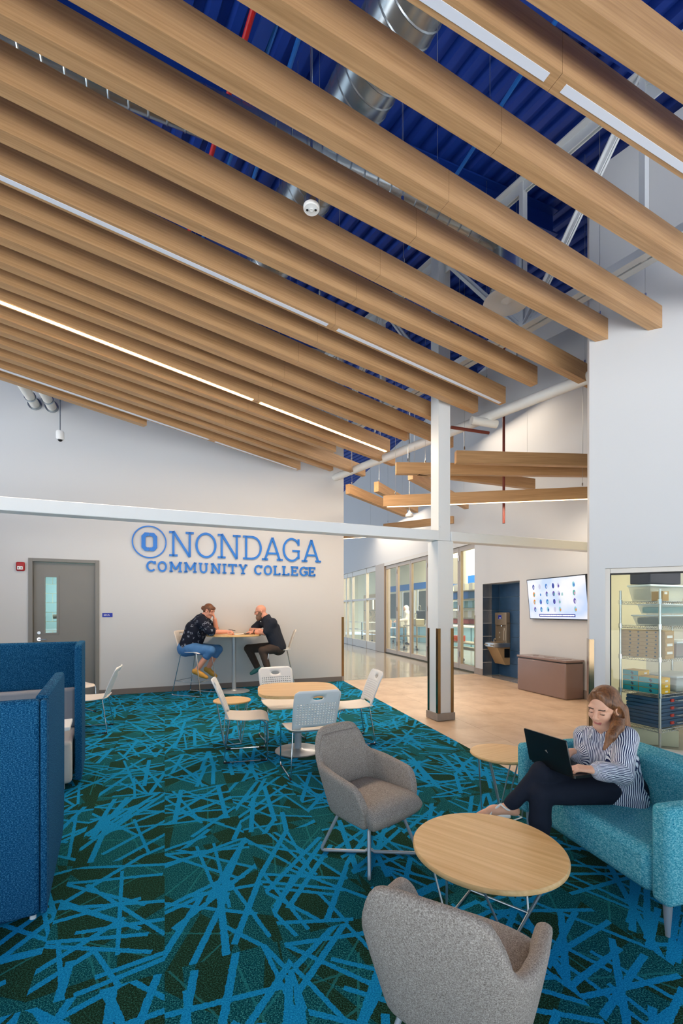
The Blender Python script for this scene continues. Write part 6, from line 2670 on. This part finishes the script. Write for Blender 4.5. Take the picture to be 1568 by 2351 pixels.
mb = MB().plate([(a, b + 0.1) for a, b in rrect(lw * .92, 0.165, 0.004, 3)], nu * .006 - pb * .004 + (cz * .0075 if cz.dot(pb) > 0 else -cz * .0012), hd, up_l, 0.0006)
mb.build('screen', 'screen_face', lid)
mb = MB().plate([(a, b + 0.085) for a, b in rrect(lw * .86, 0.10, 0.004, 3)], nu * .0068, hd, pb, 0.001)
mb.build('keyboard', 'dark_cloth', lp)

# ------------------------------------------------------------------ person with the patterned shirt at the bar table
Zn, Zf = 8.02, 8.36
Zm = (Zn + Zf) / 2


def arm(sh, el, wr, r0, r1, r2, sleeve=.55):
    """(sleeve prims, skin prims)"""
    return [cap(sh, mid(sh, el, .95), r0, r0 * .95)], [cap(mid(sh, el, .6), el, r1, r1), cap(el, wr, r1 * .98, r2)]


pel = at(433, 1488, Zm)
chest, neck = at(453, 1443, Zm), at(468, 1416, Zm)
headc = at(480, 1403, Zm)
shN, shF = at(462, 1427, Zn), at(468, 1424, Zf)
elN, wrN = at(486, 1451, Zn - .02), at(520, 1450.5, Zm - .05)
elF, wrF = at(497, 1448, Zf), at(493, 1422, Zf - .1)
ff = Vector((0.90, -0.32, 0)).normalized()
face = Vector((0.86, -0.22, -0.42))
hp = head_prims(headc, face, 1.06, up=(-.1, 0, 1))
hp.append(cap(mid(neck, headc, .55), neck, .058, .064, k=.03))
_, s1 = arm(shN, elN, wrN, .085, .048, .034)
_, s2 = arm(shF, elF, wrF, .085, .048, .036)
knN, anN, toN = at(483, 1494, Zn), at(452, 1538, Zn), at(474, 1555, Zn)
knF, anF, toF = at(500, 1491, Zf), at(478, 1534, Zf), at(495, 1552, Zf)
hpN, hpF = at(434, 1488, Zn + .04), at(436, 1488, Zf - .04)
leg = [cap(knN, anN, .062, .042), cap(knF, anF, .062, .042)]
inner = [cap(pel, chest, .1), cap(chest, neck, .1, .06), cap(shN, shF, .05), cap(shN, elN, .045), cap(shF, elF, .045), cap(hpN, knN, .07, .06), cap(hpF, knF, .07, .06), cap(hpN, hpF, .08), cap(neck, headc, .05)]
w2 = sdf_obj('person', [(hp, .0045, .018), (s1 + s2 + leg + inner, .009, .02),
                        (hand_prims(wrN, (1, -.12, .04), (0, -.5, .8), 1, 1.0, (.7, .75, .8, .85)), .0045, .006),
                        (hand_prims(wrF, (-.25, -.1, 1), (1, 0, .2), 1, 1.0, (.8, .85, .9, .9)), .0045, .006)], ['skin_pink'] + SKIN[1:])
tag(w2, 'person in a dark patterned shirt and blue capri jeans leaning on the tall table', 'person')
br = Vector((ff.y, -ff.x, 0))
sp = []
for s in (-.09, .09):
    sp += [cap(pel + br * s + Vector((0.02, 0, .02)), chest + br * s, .142, .148), cap(chest + br * s, mid(chest, neck, .75) + br * s * .8, .145, .10)]
sp += [cap(shN, shF, .088, .088, k=.05), cap(neck - Vector((.02, 0, .02)), neck + Vector((-.01, 0, .015)), .078, .07),
       cap(shN, mid(shN, elN, .92), .098, .088), cap(shF, mid(shF, elF, .85), .09, .08), cap(mid(chest, pel, .45) + ff * .05, mid(chest, pel, .6) + ff * .06, .13, .13),
       ell(neck + Vector((.02, -.01, .10)), (.07, .07, .07), op='sub', k=.01)]
sdf_obj('shirt', [(sp, .009, .04)], ['shirt_print'], w2)
tp = [cap(pel + br * .08, pel - br * .08, .15, .15), cap(hpN, knN, .115, .085), cap(knN, mid(knN, anN, .28), .086, .072), cap(hpF, knF, .115, .085), cap(knF, mid(knF, anF, .28), .086, .072)]
sdf_obj('jeans', [(tp, .009, .02)], ['jeans_blue'], w2)


def shoe(an, to, mat, parent, nm='shoe'):
    d_ = (to - an)
    h_ = Vector((d_.x, d_.y, d_.z)).normalized()
    heel = an - h_ * .05 + Vector((0, 0, -.055))
    tip = to
    o = sdf_obj(nm, [([cap(an + Vector((0, 0, -.015)), heel, .048, .044), cap(heel, mid(heel, tip, .6), .044, .044), cap(mid(heel, tip, .6), tip, .044, .034), cap(an + Vector((0, 0, -.02)), mid(heel, tip, .55), .045, .036)], .008, .02)], [mat], parent)
    up_ = Vector((0, 0, 1))
    sd = h_.cross(up_).normalized()
    u2 = sd.cross(h_).normalized()
    MB().bar(heel - h_ * .035 - u2 * .046, tip + h_ * .025 - u2 * .036, .098, .024, up=u2).build('sole', 'shoe_sole', o, True, bevel=.008)
    for t_ in (.42, .55, .68):
        q = mid(an + Vector((0, 0, -.02)), mid(heel, tip, .62), t_) + u2 * .045
        MB().tube([q - sd * .02, q + sd * .02], .004, 6).build('lace', 'paper', o)
    return o


shoe(anN, toN, 'shoe_mustard', w2)
shoe(anF, toF, 'shoe_mustard', w2)
r_, f_, u_ = frame(face, (-.1, 0, 1))
HW = lambda x, y, z: headc + (r_ * x + f_ * y + u_ * z) * 1.06
fr_ = (r_, f_, u_)
hair = [ell(HW(0, -.022, .046), (.082, .098, .086), fr_), ell(HW(0, -.05, .0), (.076, .062, .075), fr_), ell(HW(0, .045, .075), (.06, .05, .036), fr_), cap(HW(.055, .03, .06), HW(.066, .055, .01), .022, .012), cap(HW(-.055, .03, .06), HW(-.066, .055, .01), .022, .012),
        ell(HW(0, -.125, .0), (.04, .036, .042), fr_, k=.01),
        ell(HW(0, .09, -.02), (.07, .066, .085), fr_, op='sub', k=.012), ell(HW(.09, .01, -.02), (.03, .03, .05), fr_, op='sub', k=.01), ell(HW(-.09, .01, -.02), (.03, .03, .05), fr_, op='sub', k=.01)]
sdf_obj('hair', [(hair, .006, .014)], ['hair_auburn'], w2, 1)
rebase(w2, (pel.x, pel.y, 0))

# ------------------------------------------------------------------ bald man
Zn, Zf = 8.40, 8.76
Zm = (Zn + Zf) / 2
pel = at(639, 1487, Zm)
chest, neck = at(624, 1444, Zm), at(612, 1418, Zm)
headc = at(598, 1405, Zm)
shN, shF = at(625, 1430, Zn), at(600, 1430, Zf)
elN, wrN = at(611, 1453, Zn), at(581, 1450.5, Zm - .15)
elF, wrF = at(578, 1447, Zf - .05), at(598, 1447, Zm - .18)
ff = Vector((-0.985, -0.16, 0)).normalized()
face = Vector((-0.95, -0.16, -0.22))
hp = head_prims(headc, face, 1.08, up=(.08, 0, 1), beard=True)
hp.append(cap(mid(neck, headc, .5), neck, .06, .066, k=.03))
_, s1 = arm(shN, elN, wrN, .085, .05, .036)
_, s2 = arm(shF, elF, wrF, .085, .05, .036)
hpN, hpF = at(636, 1487, Zn + .05), at(632, 1486, Zf - .05)
inner = [cap(pel, chest, .1), cap(chest, neck, .1, .06), cap(shN, shF, .05), cap(shN, elN, .045), cap(shF, elF, .045), cap(hpN, hpF, .08), cap(neck, headc, .05)]
w3 = sdf_obj('person', [(hp, .0045, .018), (s1 + s2 + inner, .008, .02),
                        (hand_prims(wrN, (-1, .05, -.06), (0, -.3, .9), -1, 1.0, (.5, .55, .6, .6)), .0045, .006),
                        (hand_prims(wrF, (1, -.15, .05), (0, -.4, .8), 1, .95, (.55, .6, .6, .65)), .0045, .006)], ['skin_pink'] + SKIN[1:])
tag(w3, 'bald bearded person with glasses and a dark shirt leaning on the tall table', 'person')
br = Vector((ff.y, -ff.x, 0))
sp = []
for s in (-.085, .085):
    sp += [cap(pel + br * s + Vector((0, 0, .03)), chest + br * s, .145, .15), cap(chest + br * s, mid(chest, neck, .72) + br * s * .8, .145, .09)]
sp += [cap(shN, shF, .082, .082, k=.05), cap(neck, neck + Vector((.01, 0, .012)), .075, .068), cap(shN, mid(shN, elN, .85), .088, .080), cap(shF, mid(shF, elF, .7), .082, .074),
       ell(neck + Vector((-.03, -.01, .095)), (.072, .072, .07), op='sub', k=.01)]
sdf_obj('shirt', [(sp, .009, .04)], ['shirt_black'], w3)
hpN, hpF = at(636, 1487, Zn + .05), at(632, 1486, Zf - .05)
knN, anN, toN = at(603, 1494, Zn), at(614, 1532, Zn), at(598, 1545, Zn)
knF, anF, toF = at(570, 1489, Zf), at(591, 1532, Zf), at(577, 1546, Zf)
tp = [cap(pel + br * .08, pel - br * .08, .14, .14), cap(hpN, knN, .108, .08), cap(knN, mid(knN, anN, .95), .078, .062), cap(hpF, knF, .108, .08), cap(knF, mid(knF, anF, .95), .078, .062)]
sdf_obj('trousers', [(tp, .009, .018)], ['trousers_brown'], w3)
shoe(anN, toN, 'shoe_teal', w3)
shoe(anF, toF, 'shoe_teal', w3)
r_, f_, u_ = frame(face, (.08, 0, 1))
HW = lambda x, y, z: headc + (r_ * x + f_ * y + u_ * z) * 1.08
mb = MB()
for s in (-1, 1):
    pts = [HW(s * (.032 + .024 * math.cos(a)), .098, .012 + .018 * math.sin(a)) for a in [2 * math.pi * k / 14 for k in range(14)]]
    mb.tube(pts, .003, 6, closed=True)
    mb.tube([HW(s * .056, .096, .016), HW(s * .078, .06, .016), HW(s * .08, -.01, .012)], .003, 6)
mb.tube([HW(-.008, .1, .014), HW(.008, .1, .014)], .003, 6)
mb.build('glasses', 'black_plastic', w3, True)
MB().tube([mid(elN, wrN, .86), mid(elN, wrN, .92)], .043, 14).build('watch', 'black_plastic', w3, True)
MB().ball(mid(neck, chest, .35) + ff * .145, .01, 8).build('button', 'paper', w3, True)
rebase(w3, (pel.x, pel.y, 0))

# things on the tall table
tz_ = bt_z + .0085
q = at(545, 1455.5, 8.26)
nt = thing('notebook', (q.x, q.y, tz_ + .004), 0.3, 'open white notebook on the tall table', 'notebook')
MB().box((-.055, 0, .006), (.11, .16, .012), ry=.10).build('page', 'paper', nt, bevel=.003)
MB().box((.055, 0, .006), (.11, .16, .012), ry=-.10).build('page', 'paper', nt, bevel=.003)
q = at(570, 1452.0, 8.42)
ph = thing('phone', (q.x, q.y, tz_), 0.5, 'black phone lying on the tall table by the man', 'phone')
MB().box((0, 0, .006), (.16, .08, .012)).build('case', 'black_plastic', ph, True, bevel=.005)
MB().box((0, 0, .0125), (.145, .07, .001)).build('screen', 'dark_cloth', ph)
q = at(531, 1447, 8.14)
pn = thing('pen', (q.x, q.y, q.z), 0, 'pen held by the person in the patterned shirt', 'pen')
MB().tube([(-.05, 0, .02), (.07, 0, -.01)], .005, 8).build('barrel', 'black_plastic', pn, True)
MB().tube([(.07, 0, -.01), (.085, 0, -.014)], [.005, .001], 8).build('tip', 'chrome', pn, True)

# ------------------------------------------------------------------ gowned laboratory worker
g = lab_at(936, 2.7)
Zw = g.y
sc = 1.78
bx = g.x
Wp = lambda x, y, z: Vector((bx + x * .98, Zw + y, z))
face = Vector((-.9, -.1, -.45))
hp = head_prims(Wp(-.10, 0, 1.66), face, 1.1)
w4 = sdf_obj('person', [(hp, .008, .02), (hand_prims(Wp(-.52, -.12, 1.08), (-1, 0, -.1), (0, -.2, 1), 1, 1.1), .007, .008), (hand_prims(Wp(-.5, .16, 1.08), (-1, 0, -.1), (0, -.2, 1), -1, 1.1), .007, .008)], SKIN)
tag(w4, 'person in a white hooded coverall working behind the glass doors', 'person')
cv = [ell(Wp(-.07, 0, 1.68), (.125, .12, .14)), cap(Wp(-.05, 0, 1.5), Wp(0, 0, 1.2), .13, .18), cap(Wp(0, 0, 1.2), Wp(.05, 0, .92), .18, .19), cap(Wp(-.03, -.2, 1.42), Wp(-.03, .2, 1.42), .09, .09),
      cap(Wp(-.03, -.2, 1.42), Wp(-.1, -.24, 1.15), .085, .075), cap(Wp(-.1, -.24, 1.15), Wp(-.46, -.13, 1.09), .07, .05), cap(Wp(-.03, .2, 1.42), Wp(-.1, .24, 1.15), .085, .075), cap(Wp(-.1, .24, 1.15), Wp(-.45, .16, 1.09), .07, .05),
      cap(Wp(.05, -.1, .9), Wp(.02, -.12, .5), .12, .09), cap(Wp(.02, -.12, .5), Wp(.05, -.12, .1), .09, .08), cap(Wp(.05, .1, .9), Wp(.06, .12, .5), .12, .09), cap(Wp(.06, .12, .5), Wp(.1, .12, .1), .09, .08),
      ell(Wp(-.19, -.01, 1.64), (.09, .075, .095), op='sub', k=.02)]
sdf_obj('coverall', [(cv, .014, .05)], ['coverall_white'], w4)
for y, x in ((-.12, .03), (.12, .08)):
    sdf_obj('shoe', [([cap(Wp(x + .04, y, .05), Wp(x - .14, y, .045), .055, .045)], .014, .02)], ['black_rubber'], w4)
rebase(w4, (bx, Zw, 0))
